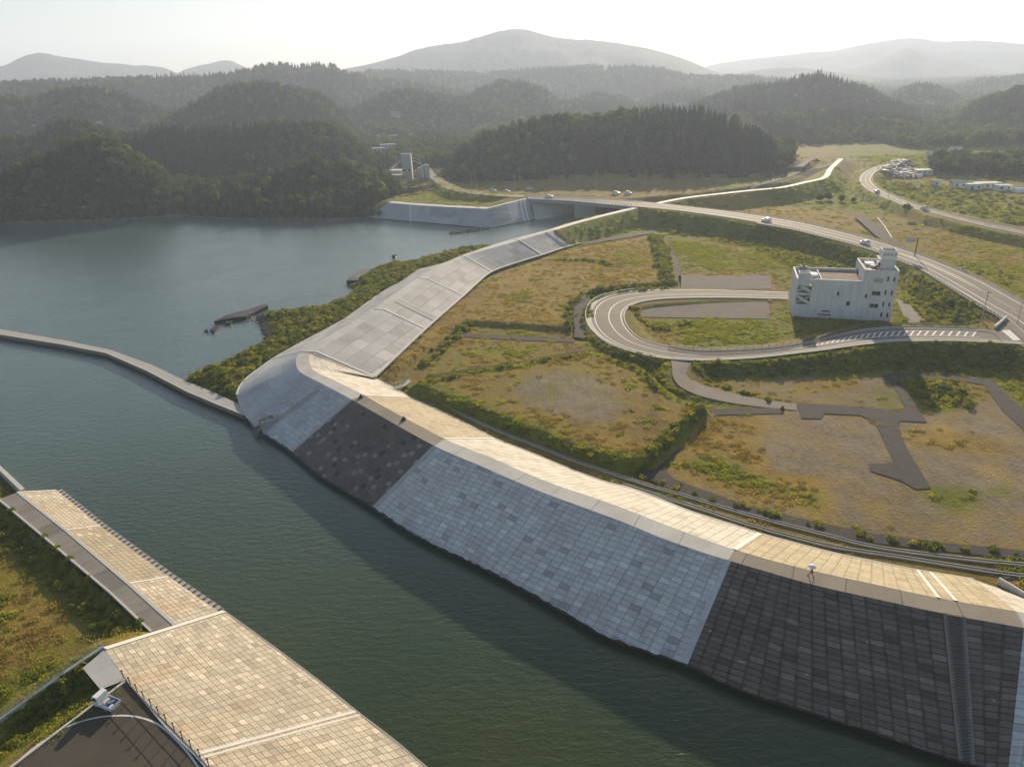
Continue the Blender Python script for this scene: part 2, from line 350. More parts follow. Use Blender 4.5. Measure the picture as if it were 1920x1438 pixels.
# ------------------------------------------------------------------ right seawall: (outer toe, crest outer, crest inner, inner toe)
ZC = 8.7
ST = [((1990, 1475), (2060, 1205), (2040, 1170), (1990, 1150), 'a'),
      ((1890, 1448), (1920, 1177), (1903, 1145), (1826, 1086), 'a'),
      ((1805, 1428), (1775, 1151), (1762, 1121), (1722, 1069), 'b'),
      ((1666, 1383), (1640, 1122), (1640, 1095), (1640, 1053), 'b'),
      ((1529, 1338), (1525, 1096), (1530, 1071), (1560, 1036), 'b'),
      ((1388, 1294), (1445, 1073.5), (1450, 1051), (1490, 1018), 'b'),
      ((1283, 1244), (1365, 1050), (1378, 1030), (1424, 1000), 'b'),
      ((1215, 1222), (1311, 1033), (1325, 1012), (1375, 984), 'c'),
      ((1130, 1190), (1240, 1008), (1251, 984.5), (1298, 960), 'c'),
      ((1066, 1153), (1167, 978), (1180, 957), (1240, 937), 'c'),
      ((974, 1101), (1083, 947), (1103, 929), (1180, 915), 'c'),
      ((921, 1073), (1025, 926), (1045, 910), (1130, 902), 'c'),
      ((860, 1043), (960, 899), (985, 886), (1070, 880), 'c'),
      ((809, 1019), (900, 873), (931, 862), (1020, 859), 'c'),
      ((750, 985), (855, 854), (880, 842), (970, 839), 'c'),
      ((700, 952), (815, 836), (833, 822.5), (927, 822), 'c'),
      ((650, 922), (756, 804), (785, 797), (860, 787), 'd'),
      ((600, 891), (707, 776), (730, 768), (815, 766), 'd'),
      ((546, 847), (659, 749), (683, 741), (769, 745), 'd'),
      ((515, 826), (630, 733), (655, 727), (745, 730), 'e'),
      ((485, 808), (605, 720), (630, 714.5), (728, 722), 'e'),
      ((470, 792), (587, 711), (612, 706), (716, 715.7), 'e'),
      ((457, 777), (572, 703.5), (596, 699), (706, 710), 'f'),
      ((448, 757), (561, 695.6), (586, 692), (703, 709), 'f'),
      ((444, 740), (556, 687), (581.5, 683), (702.5, 708.5), 'f'),
      ((450, 724), (554.5, 678), (579, 673.5), (702, 708), 'f'),
      ((466, 706), (556, 670), (580, 667), (701.5, 707.5), 'f'),
      ((492, 687), (561, 663), (586, 662), (701, 707), 'f'),
      ((510, 674), (568, 658), (593.6, 659.5), (701, 706), 'f'),
      ((560, 645), (635, 619), (657, 620), (750, 660), 'g'),
      ((647, 598), (701.5, 579), (720, 580), (797, 616), 'g'),
      ((705, 556), (745, 547), (762, 549), (832, 585), 'g'),
      ((742, 534), (784, 521), (800.5, 522.4), (868, 554), 'g'),
      ((790, 503), (825, 498), (838, 499), (894, 530), 'g'),
      (None, (863.6, 479.7), (872.8, 481), (921, 509), 'g'),
      (None, (912, 463), (924, 465), (968, 492), 'g'),
      (None, (962, 448), (974.5, 450.6), (1016, 477.4), 'g'),
      (None, (1008, 436), (1019, 437.5), (1056, 464), 'g'),
      (None, (1034, 429.5), (1042, 430.5), (1087, 455.5), 'h')]
R4 = [[], [], [], []]; SEC = []
for i, (a, b, c, d, s) in enumerate(ST):
    tipf = 1. if 0 else 0
    zo = .7 if i < 21 else (.7+(i-20)*.35 if i < 25 else 2.1)
    zi = 2.2 if i < 24 else 3.1
    b_, c_, d_ = at(*b, ZC), at(*c, ZC), at(*d, zi)
    if a is None:
        q = at(*ST[i+1][1], ZC) if i+1 < len(ST) else None
        p = at(*ST[i-1][1], ZC); t = ((q-p) if q else (b_-p)); nrm = Vector((-t.y, t.x, 0)).normalized()
        a_ = b_+nrm*14; a_.z = 1.5 if i < 36 else -.5
    else: a_ = at(*a, zo)
    for L_, p in zip(R4, (a_, b_, c_, d_)): L_.append(p)
    SEC.append(s)
TOE_I = list(R4[3])
# tidal rock apron
def apron(name, line, side, zz=1.0, wmin=2.1, wmax=4.2, label=None, seed=0, cat='rocks', mat=None):
    pts = resample(line, .9); vs = []; fs = []; r = random.Random(seed); nv = 5; wd = 1.8
    for i, p in enumerate(pts):
        d = pts[min(i+1, len(pts)-1)]-pts[max(i-1, 0)]; n = Vector((-d.y, d.x, 0)).normalized()*side
        wd += r.uniform(-.35, .35); wd = max(wmin, min(wmax, wd))
        for j in range(nv+1):
            t = j/nv; q = p+n*(wd*t-.5*(1-t)); q.z = zz-.05-(1.6+zz)*t**1.4+r.uniform(-.14, .16)*(1 if j else .2); q.x += r.uniform(-.15, .15); vs.append(q)
    fs = [(i*(nv+1)+j, i*(nv+1)+j+1, (i+1)*(nv+1)+j+1, (i+1)*(nv+1)+j) for i in range(len(pts)-1) for j in range(nv)]
    o = mesh(name, vs, fs, mat or M['rock']); fixn(o); tag(o, label, cat, kind='stuff' if cat == 'rocks' else None); return o
# resample each section and smooth
def sect(i0, i1, sub=3):
    out = []
    for L_ in R4:
        sm = smooth_line(L_, sub); out.append(sm[i0*sub:i1*sub+1])
    return out
wall = tag(empty('seawall', R4[1][6]*0), 'long pale and dark concrete block seawall along the river and around the bay point', 'seawall')
MATS = {'a': ('blk_light', 'crest_light', 'land_light'), 'b': ('blk_dark', 'crest_dark', 'land_tan'), 'c': ('blk_light', 'crest_light', 'land_light'),
        'd': ('blk_dark2', 'crest_dark', 'land_tan'), 'e': ('blk_tip', 'crest_light', 'land_light'), 'f': ('tip_smooth', 'crest_light', 'land_light'),
        'g': ('panel', 'crest_light', 'panel'), 'h': ('panel', 'crest_light', 'panel')}
secs = [(0, 1, 'a'), (1, 6, 'b'), (6, 15, 'c'), (15, 18, 'd'), (18, 21, 'e'), (21, 28, 'f'), (28, 38, 'g')]
U = 0.
for i0, i1, s in secs:
    a, b, c, d = sect(i0, i1, 4); m3 = MATS[s]
    nm = {'a': 'pale', 'b': 'dark', 'c': 'pale', 'd': 'dark', 'e': 'pale', 'f': 'pale', 'g': 'grey'}[s]
    o = surf('water_slope', b, a, M[m3[0]], wall, 10)
    surf('crest', b, c, M[m3[1]], wall, 2, dz=.003)
    surf('land_slope', c, d, M[m3[2]], wall, 8)
    if s in 'bd': o['label'] = 'dark brown weathered block slope'
e0 = [(L_[0]-L_[1]).normalized()*170 for L_ in R4]; e0 = [Vector((e0[1].x, e0[1].y, 0))]*4; X4 = [[L_[0]+e, L_[0]] for L_, e in zip(R4, e0)]
surf('water_slope', X4[1], X4[0], M['blk_light'], wall, 10); surf('crest', X4[1], X4[2], M['crest_light'], wall, 2, dz=.003); surf('land_slope', X4[2], X4[3], M['land_light'], wall, 8)
apron('tidal_rocks', [X4[0][0], X4[0][1]], -1, label='dark wet rocks below the pale right end of the long seawall', seed=3)
# joints/ribs on the wall
def rib(P, wd=.7, h=.14, name='rib', mat=None, par=wall):
    line_prism(name, P, wd, h, mat or M['rib'], par, base=-.3)
for i in (6, 15, 18):
    rib([R4[0][i], R4[1][i]], .9, .05, 'joint_strip', M['conc'] if i != 6 else M['blk_light'])
    rib([R4[2][i], R4[3][i]], .7, .07, 'joint_strip', M['rib'])
for i in (28, 30, 32, 34, 36): rib([R4[1][i], R4[2][i], R4[3][i]], .75)
rib([R4[0][28], R4[1][28]], .6, .1)
# kerb along river edge of crest + inner edge
rib(smooth_line(R4[3][28:], 3), 1.3, .12, 'toe_beam', M['conc_w'])
rib(smooth_line(R4[0][24:33], 3), .5, .16, 'toe_beam', M['conc_w'])
rib(smooth_line(R4[3][1:25], 3), .35, .12, 'toe_beam', M['conc_w'])
kb = smooth_line([at(1871, 1091, 2.3), at(1900, 1108, 2.3), at(1940, 1132, 2.3), at(1990, 1155, 2.4)], 3)
rib(kb, .35, .9, 'parapet', M['conc_w'])
apron('tidal_rocks', smooth_line(R4[0][:23], 3), -1, label='dark wet rocks at the waterline below the long block seawall', seed=2)

# big stairway on the dark section + stairs on the square-block section + stairs on the bay arm
def stairs(name, A0, A1, B0, B1, n, mat, label, side=True, d=.16):
    """flight of steps between lines A (left edge, top->bottom) and B (right edge)"""
    th = empty(name, (0, 0, 0)); th.parent = wall; mb = MB()
    if label: th['label'] = label
    for k in range(n):
        t0, t1 = k/n, (k+.62)/n
        p = [A0.lerp(A1, t0), B0.lerp(B1, t0), B0.lerp(B1, t1), A0.lerp(A1, t1)]
        zt = p[0].z+.10; 
        top = [Vector((q.x, q.y, zt)) for q in p]; bot = [Vector((q.x, q.y, zt-.75)) for q in p]
        mb.hexa(bot, top)
    mb.build('steps', mat, th)
    if side:
        for P, Q in ((A0, A1), (B0, B1)):
            line_prism('side_strip', [P, Q], .55, .12, M['conc_d'] if mat is M['step_d'] else M['conc'], th, base=-.3)
    return th
def slope_pt(f, which='o'):               # fractional station -> line top,bottom on the water slope
    i = int(f); t = f-i
    a = R4[0][i].lerp(R4[0][i+1], t); b = R4[1][i].lerp(R4[1][i+1], t); c = R4[2][i].lerp(R4[2][i+1], t); d = R4[3][i].lerp(R4[3][i+1], t)
    return a, b, c, d
a1, b1, c1, d1 = slope_pt(1.78); a2, b2, c2, d2 = slope_pt(2.02)
M['step_d'] = flat('step_concrete', (.13, .115, .10), .85, var=.3)
stairs('stairway', b1, a1, b2, a2, 46, M['step_d'], 'dark stairway of many steps down to the water')
for P, Q in ((c1, d1), (c2, d2)): rib([P, Q], .5, .08, 'joint_strip', M['rib'])
a1, b1, _, _ = slope_pt(19.75); a2, b2, _, _ = slope_pt(19.95)
stairs('stairway', b1.lerp(a1, .1), a1, b2.lerp(a2, .1), a2, 44, M['conc'], 'narrow pale stairway beside the outlet box')
# bay arm stairway on landward side
c1, d1 = slope_pt(30.62)[2:]; c2, d2 = slope_pt(30.45)[2:]
stairs('stairway', c1, d1, c2, d2, 34, M['rib'], 'pale stairway with low side rails on the bay arm')
c1, d1 = slope_pt(37.35)[2:]; c2, d2 = slope_pt(37.15)[2:]
stairs('stairway', c1, d1, c2, d2, 24, M['rib'], 'pale stairway next to the grass embankment')

# outlet box at the point
def outlet():
    p = at(507, 791, 2.1); th = tag(empty('outlet_box', p, math.radians(38)), 'small concrete outlet box and channel at the foot of the seawall point', 'outlet box')
    mb = MB(); mb.box(-2.4, 1.4, -1.5, -1.15, -2.2, 1.2); mb.box(-2.4, 1.4, 1.15, 1.5, -2.2, 1.2); mb.box(1.05, 1.4, -1.15, 1.15, -2.2, 1.2); mb.box(-.6, -.3, -1.15, 1.15, -2.2, .9)
    mb.build('walls', M['conc'], th)
    mb = MB(); mb.box(-4.2, -2.4, -1.1, -.8, -2.6, -.5); mb.box(-4.2, -2.4, .8, 1.1, -2.6, -.5); mb.box(-4.2, -2.4, -.8, .8, -2.8, -1.6, 0)
    mb.build('channel', M['conc_d'], th)
outlet()
# small dark markers on the crest
for px, lab in (((677, 745), 'small dark pyramid marker at the seaward edge of the brown crest'), ((757, 787), 'small dark pyramid marker midway along the brown crest')):
    p = at(*px, ZC); mb = MB(); s = .55
    mb.hexa([(-s, -s, 0), (s, -s, 0), (s, s, 0), (-s, s, 0)], [(-.12, -.12, .8), (.12, -.12, .8), (.12, .12, .8), (-.12, .12, .8)])
    o = mb.build('marker', M['dark']); o.location = p; tag(o, lab, 'marker')

# ------------------------------------------------------------------ left bank seawalls
def vlist(px, z): return [at(x, y, z) for x, y in px]
Lb = vlist([(106, 919), (189, 986), (317, 1081), (410, 1146)], .5); Lt = vlist([(33, 922.6), (123, 993.6), (241, 1094), (327.6, 1171.5)], 3.8); Ll = vlist([(-2, 936), (87, 1010), (206, 1110), (284, 1184)], 3.8)
w2 = tag(empty('seawall'), 'lower river wall with three tan block panels and a grey weathered crest', 'seawall')
for i in range(3):
    A = [Lt[i], Lt[i+1]]; B = [Lb[i], Lb[i+1]]; Cc = [Ll[i], Ll[i+1]]
    surf('water_slope', A, B, M['blk_left_d'] if i == 1 else M['blk_left'], w2, 8)
    surf('crest', [A[0], A[1]], Cc, M['crest_left'], w2, 2, dz=.003)
    rib([Lt[i], Lb[i]], .5, .08, 'joint_strip', M['conc_w'], w2)
rib(Ll, .3, .12, 'kerb', M['conc_w'], w2)
rib(Lt, .45, .06, 'kerb', M['conc_w'], w2)
mb = MB(); pts = resample([p+(p-q).normalized()*Vector((1, 1, 0)).length*.42+Vector((0, 0, .05)) for p, q in zip(Lb, Lt)], 1.5)
for k in range(0, len(pts)-1):
    a, b = pts[k], pts[k].lerp(pts[k+1], .55); n = Vector((b.y-a.y, a.x-b.x, 0)).normalized()*.42
    if n.x < 0: n = -n
    mb.hexa([a-n-Vector((0, 0, 1.2)), b-n-Vector((0, 0, 1.2)), b+n-Vector((0, 0, 1.2)), a+n-Vector((0, 0, 1.2))], [a-n, b-n, b+n, a+n])
mb.build('foot_blocks', M['conc'], w2)
line_prism('foot_beam', pts, 1.1, -.2, M['conc_d'], w2, base=-1.4)
mb = MB(); g = [Ll[0], Lt[0], Lb[0]]; bt = [Vector((p.x, p.y, -2)) for p in g]; mb.quad(*(g+bt[::-1])); mb.build('end_face', M['conc'], w2)

L2t = vlist([(197, 1216), (240, 1278), (315, 1357), (370, 1413), (430, 1480), (520, 1580)], ZC); L2b = vlist([(421, 1146), (500, 1203), (592, 1272), (668, 1333), (742, 1390), (850, 1480)], .5)
e2 = (L2t[-1]-L2t[0]).normalized()*60; L2t.append(L2t[-1]+e2); L2b.append(L2b[-1]+e2)
w3 = tag(empty('seawall'), 'broad tan block slope with rust stains beside the parking area', 'seawall')
surf('water_slope', smooth_line(L2t, 4), smooth_line(L2b, 4), M['blk_left'], w3, 12)
rib([L2t[0], L2b[0]], .8, .1, 'kerb', M['conc_w'], w3)
rib([L2t[3], L2b[3]], .45, .05, 'joint_strip', M['conc_w'], w3); rib([L2t[3].lerp(L2t[4], .12), L2b[3].lerp(L2b[4], .12)], .3, .05, 'joint_strip', M['conc_w'], w3)
rib(smooth_line(L2b, 4), .22, .1, 'kerb', M['conc'], w3)
cpz = [at(197, 1216, ZC), at(155, 1252, ZC-.1), at(188, 1292, ZC-.1), at(236, 1274, ZC-.02)]
surf('crest', [cpz[0], cpz[3]], [cpz[1], cpz[2]], M['crest_light'], w3, 4)
mb = MB(); a, b = at(197, 1216, ZC), at(421, 1146, .5); mb.quad(a, b, b-Vector((0, 0, 2)), Vector((a.x, a.y, -1)), ); mb.build('end_face', M['conc'], w3)
apron('tidal_rocks', smooth_line([p+Vector((.2, .2, 0)) for p in L2b], 3), 1, .5, .5, 1.1, 'brown wet rocks along the foot of the tan block slope', 5)

# parking area
lotz = 8.45
lot = [at(236, 1277, lotz), at(130, 1356, lotz), at(20, 1440, lotz), at(-150, 1570, lotz), at(300, 1800, lotz)+Vector((8, -50, 0)), at(520, 1600, lotz)+e2*.9, at(425, 1480, lotz), at(365, 1413, lotz), at(310, 1360, lotz)]
o = MB().quad(*lot[::-1]).build('parking_area', M['asphalt_lot']); tag(o, kind='structure'); fixn(o)
kerbs = tag(empty('kerb'), 'pale concrete kerb around the corner of the parking area', 'kerb')
line_prism('kerb_stone', [lot[3], lot[2], lot[1], lot[0]], .3, .18, M['conc_w'], kerbs, base=-.2)
line_prism('kerb_stone', [lot[0]+Vector((.3, 0, 0)), lot[8], lot[7], lot[6], lot[5]], .3, .18, M['conc_w'], kerbs, base=-.2)
arc = smooth_line([at(x, y, lotz+.012) for x, y in [(20, 1438), (60, 1404), (100, 1375), (140, 1356), (180, 1345), (220, 1341), (255, 1343), (290, 1354), (320, 1376), (350, 1408), (372, 1438), (400, 1480)]], 6)
def band(name, pts, wd, mat, dz=0., parent=None):
    vs = []
    for i, p in enumerate(pts):
        d = pts[min(i+1, len(pts)-1)]-pts[max(i-1, 0)]; n = Vector((-d.y, d.x, 0)).normalized()*wd/2
        vs += [p-n+Vector((0, 0, dz)), p+n+Vector((0, 0, dz))]
    o = mesh(name, vs, [(2*i, 2*i+2, 2*i+3, 2*i+1) for i in range(len(pts)-1)], mat, parent); fixn(o); return o
tag(band('road_marking', arc, .22, M['paint']), kind='structure')
# wire fence beside the lot (dark posts)
fp = resample([at(232, 1270, ZC), at(312, 1353, ZC), at(392, 1436, ZC), at(440, 1490, ZC)], 1.75)
fc = tag(empty('fence'), 'low dark post and wire fence between the parking area and the tan block slope', 'fence')
proto = None
for p in fp:
    if proto is None:
        mb = MB(); mb.tube((0, 0, -.1), (0, 0, 1.15), .05); mb.box(-.09, .09, -.09, .09, 1.1, 1.22); proto = mb.build('post', M['dark'], fc); proto.location = p
    else:
        q = proto.copy(); COL.objects.link(q); q.location = p
for h in (.35, .95): line_prism('wire', [p+Vector((0, 0, h)) for p in fp], .025, .04, M['dark'], fc)
# steel railing down the embankment on the left
rp = resample([at(193, 1213, ZC), at(120, 1262, 7.6), at(0, 1349, 5.2), at(-60, 1392, 4.2)], 2.6)
fc2 = tag(empty('railing'), 'galvanised three bar railing leading down the grass bank on the left', 'railing'); proto = None
for p in rp:
    if proto is None: mb = MB(); mb.tube((0, 0, -.2), (0, 0, 1.1), .045); proto = mb.build('post', M['steel'], fc2); proto.location = p
    else: q = proto.copy(); COL.objects.link(q); q.location = p
for h in (.4, .72, 1.05): line_prism('rail', [p+Vector((0, 0, h)) for p in rp], .05, .06, M['steel'], fc2)
line_prism('base_wall', [p for p in rp], .45, .15, M['conc_w'], fc2, base=-1.)

HAZE = .00021
# ------------------------------------------------------------------ terrain
def vnoise(X, Y, s, seed=0):
    x = X/s; y = Y/s; xi = np.floor(x).astype(np.int64); yi = np.floor(y).astype(np.int64); fx = x-xi; fy = y-yi
    fx = fx*fx*(3-2*fx); fy = fy*fy*(3-2*fy)
    def h(a, b):
        n = (a*374761393+b*668265263+seed*144269) & 0xffffffff; n = ((n ^ (n >> 13))*1274126177) & 0xffffffff; return ((n ^ (n >> 16)) & 0xffff)/65535.
    return (h(xi, yi)*(1-fx)+h(xi+1, yi)*fx)*(1-fy)+(h(xi, yi+1)*(1-fx)+h(xi+1, yi+1)*fx)*fy
def fbm(X, Y, s, n=4, seed=0):
    r = 0; a = 1.; t = 0
    for i in range(n): r = r+a*vnoise(X, Y, s/2**i, seed+i); t += a; a *= .5
    return r/t-.5
def segd(X, Y, pts, closed=False, vals=None):
    P = [(p[0], p[1]) for p in pts]; n = len(P); best = np.full(X.shape, 1e18); bv = np.zeros(X.shape)
    for i in range(n if closed else n-1):
        ax, ay = P[i]; bx, by = P[(i+1) % n]; dx, dy = bx-ax, by-ay; L = dx*dx+dy*dy+1e-9
        t = np.clip(((X-ax)*dx+(Y-ay)*dy)/L, 0, 1); d = (X-ax-t*dx)**2+(Y-ay-t*dy)**2
        m = d < best; best = np.where(m, d, best)
        if vals is not None: bv = np.where(m, vals[i]+(vals[(i+1) % n]-vals[i])*t, bv)
    return np.sqrt(best), bv
def inside(X, Y, pts):
    P = [(p[0], p[1]) for p in pts]; r = np.zeros(X.shape, bool); n = len(P)
    for i in range(n):
        ax, ay = P[i]; bx, by = P[(i+1) % n]
        if ay == by: continue
        c = ((ay > Y) != (by > Y)) & (X < (bx-ax)*(Y-ay)/(by-ay)+ax); r ^= c
    return r
def sdist(X, Y, pts):
    """signed distance, only worked out near the polygon"""
    P = np.array([(p[0], p[1]) for p in pts]); x0, y0 = P.min(0)-60; x1, y1 = P.max(0)+60
    out = np.full(X.shape, 60.); m = (X > x0) & (X < x1) & (Y > y0) & (Y < y1)
    if m.any():
        d, _ = segd(X[m], Y[m], pts, True); ins = inside(X[m], Y[m], pts); out[m] = np.where(ins, -d, d)
    return out
def L_(s, z=2.0): return [at(x, y, z) for x, y in s]
mid = [(R4[1][i]+R4[2][i])/2 for i in range(len(ST))]
ex = (mid[0]-mid[1]).normalized()
DIKE = [((1038, 430.5), 8.7), ((1075, 419), 8.7), ((1120, 407), 8.8), ((1165, 396), 8.9), ((1203, 387), 9.)]
DIKE2 = [((1210, 386), 9), ((1280, 372), 9), ((1345, 364), 9), ((1413, 356.7), 9), ((1466, 351.5), 9), ((1510, 342), 9), ((1546, 333), 9), ((1557, 317), 9), ((1577, 298), 9)]
dk = [at(*p, z) for p, z in DIKE+DIKE2]
riv_far = [at(1060, 399, 0), at(1110, 392, 0), at(1190, 384, 0), at(1300, 375, 0), at(1400, 362, 0), at(1480, 351, 0), at(1530, 335, 0), at(1558, 312, 0)]
east = [mid[0]+ex*4000]+mid[:37]+[p+Vector((3, -4, 0)) for p in dk]+[Vector((at(1555, 300, 0).x+60, 9000, 0))]+[Vector((9000, 9000, 0)), Vector((9000, mid[0].y-500, 0))]
sh = [(-700, 470), (-200, 428), (0, 420), (100, 416), (200, 414), (290, 408), (340, 405), (385, 409), (500, 413), (620, 413), (690, 409), (770, 414), (916, 425), (1003, 410), (1040, 402)]
north = [Vector((-9000, 400, 0))]+[at(x, y, 0) for x, y in sh]+riv_far+[Vector((riv_far[-1].x+200, 9000, 0)), Vector((-9000, 9000, 0))]
spitpx = [(335, 716), (352, 704), (380, 692), (430, 672), (470, 652), (490, 641), (499, 628), (490, 608), (480, 594), (497, 586), (520, 583), (560, 581), (600, 575), (640, 560), (668, 541), (655, 531), (690, 507), (735, 491), (760, 494), (820, 476), (880, 464), (915, 458), (930, 462), (820, 510), (745, 550), (700, 585), (640, 625), (560, 665), (510, 690), (480, 730), (462, 785), (440, 772), (347, 722)]
spit = L_(spitpx, .4)
left = [at(-260, 700, 0), at(-20, 862, 0), at(38, 916, 0)]+[at(33, 922, 3.8)]+Lt[1:]+[L2t[0]]+L2t[1:]+[Vector((20, -80, 0)), Vector((-900, -80, 0)), Vector((-900, 250, 0))]
MAIN = [((940, 366), (945, 371), 9.2), ((985, 367.5), (990, 372.5), 9.5), ((1060, 370), (1058, 376), 9.7), ((1117, 373.5), (1117, 381), 9.7), ((1204, 378), (1185, 387), 9.5), ((1280, 386), (1270, 395), 9.), ((1360, 395), (1350, 406), 8.6),
        ((1430, 404.5), (1420, 417), 8.2), ((1500, 416), (1487, 429), 7.8), ((1560, 429.5), (1545, 443), 7.4), ((1610, 442), (1600, 457), 7.1), ((1655, 454), (1645, 471), 7.), ((1716, 474), (1690, 488), 6.8),
        ((1766, 492.5), (1730, 504), 6.7), ((1841, 524), (1785, 536), 6.6), ((1920, 566), (1841, 570), 6.5), ((1990, 603), (1888, 597), 6.5), ((2060, 640), (1930, 632), 6.5), ((2160, 695), (2010, 690), 6.5), ((2400, 830), (2200, 820), 6.5)]
LOOP = [((1884, 622), (1915, 643), 6.5), ((1840, 617), (1850, 639), 6.45), ((1780, 614.5), (1785, 636.5), 6.3), ((1700, 613), (1700, 637), 6.), ((1640, 616), (1640, 641), 5.8), ((1600, 622), (1590, 647), 5.6), ((1560, 631), (1545, 654), 5.3), ((1520, 641), (1500, 660), 5.), ((1470, 650), (1450, 666.5), 4.7), ((1420, 655), (1400, 671), 4.5), ((1360, 658), (1350, 673.5), 4.3), ((1310, 658), (1300, 674), 4.2), ((1262, 652), (1250, 670), 4.1), ((1225, 644), (1205, 662), 4.), ((1195, 632), (1165, 650), 3.8), ((1178, 615), (1137, 636), 3.6), ((1171, 600), (1117, 617), 3.5), ((1171, 587), (1109, 597), 3.4), ((1180, 576), (1113, 577), 3.2), ((1200, 567), (1130, 562), 3.1), ((1240, 561), (1165, 552), 3.), ((1290, 559), (1215, 546), 2.9), ((1350, 558.5), (1300, 545), 2.8), ((1420, 559.5), (1400, 547), 2.6), ((1478, 561), (1478, 550), 2.5)]
SPUR = [((1304, 672), (1258, 672), 4.1), ((1296, 682), (1260, 690), 3.9), ((1293, 692), (1262, 706), 3.6), ((1298, 706), (1275, 724), 3.2), ((1320, 721), (1310, 741), 2.8), ((1370, 737), (1365, 754), 2.4), ((1440, 750), (1430, 763), 2.2), ((1494, 756.5), (1494, 769), 2.12)]
HWY = [((1700, 300), (1702, 302), 5.5), ((1670, 306.5), (1676, 308.5), 5.5), ((1641.7, 313), (1652, 318), 5.5), ((1620, 323), (1638, 327), 5.5), ((1610.8, 335), (1634, 336), 5.5), ((1615, 346.7), (1639, 346), 5.5), ((1633, 360), (1656, 358), 5.5), ((1663, 373), (1693, 374), 5.5), ((1706.7, 390), (1741, 390.5), 5.5), ((1750, 400.5), (1808, 408), 5.5), ((1800, 413.5), (1866, 420), 5.5), ((1850, 425.5), (1922, 431.5), 5.5), ((1925, 441), (1985, 443), 5.5), ((2050, 470), (2110, 468), 5.5)]
def stat(S): return [at(*a, z) for a, b, z in S], [at(*b, z) for a, b, z in S]
RD = {k: stat(v) for k, v in (('main', MAIN), ('loop', LOOP), ('spur', SPUR), ('hwy', HWY))}
VAL = [((985, 369), 9.3), ((900, 363), 8.), ((850, 354), 7.), ((822, 338), 6.), ((806, 326), 6.), ((800, 315), 6.)]
plats = [([(728, 704), (790, 655), (872, 600), (1066, 613), (1058, 590), (1065, 572), (1090, 552), (1140, 537), (1238, 529), (1243, 470), (1222, 434), (1100, 458), (1070, 466), (930, 516), (862, 565), (820, 604), (750, 668)], 3.1),
         ([(779, 719), (900, 695), (1010, 677), (1112, 660), (1150, 674), (1200, 692), (1228, 722), (1262, 745), (1318, 765), (1212, 856), (1180, 858), (1090, 838), (960, 786), (850, 745)], 4.0),
         ([(880, 625), (1100, 640), (1120, 655), (800, 706), (840, 655)], 2.6)]
plats = [(L_(p, z), z) for p, z in plats]
JUNC = [at(x, y, 6.5) for x, y in [(1835, 612), (1850, 606), (1872, 612), (1892, 606), (1930, 630), (1990, 650), (1960, 660), (1905, 643), (1850, 640)]]
bpad = L_([(1478, 575), (1690, 590), (1700, 605), (1640, 614), (1500, 612)], 2.)
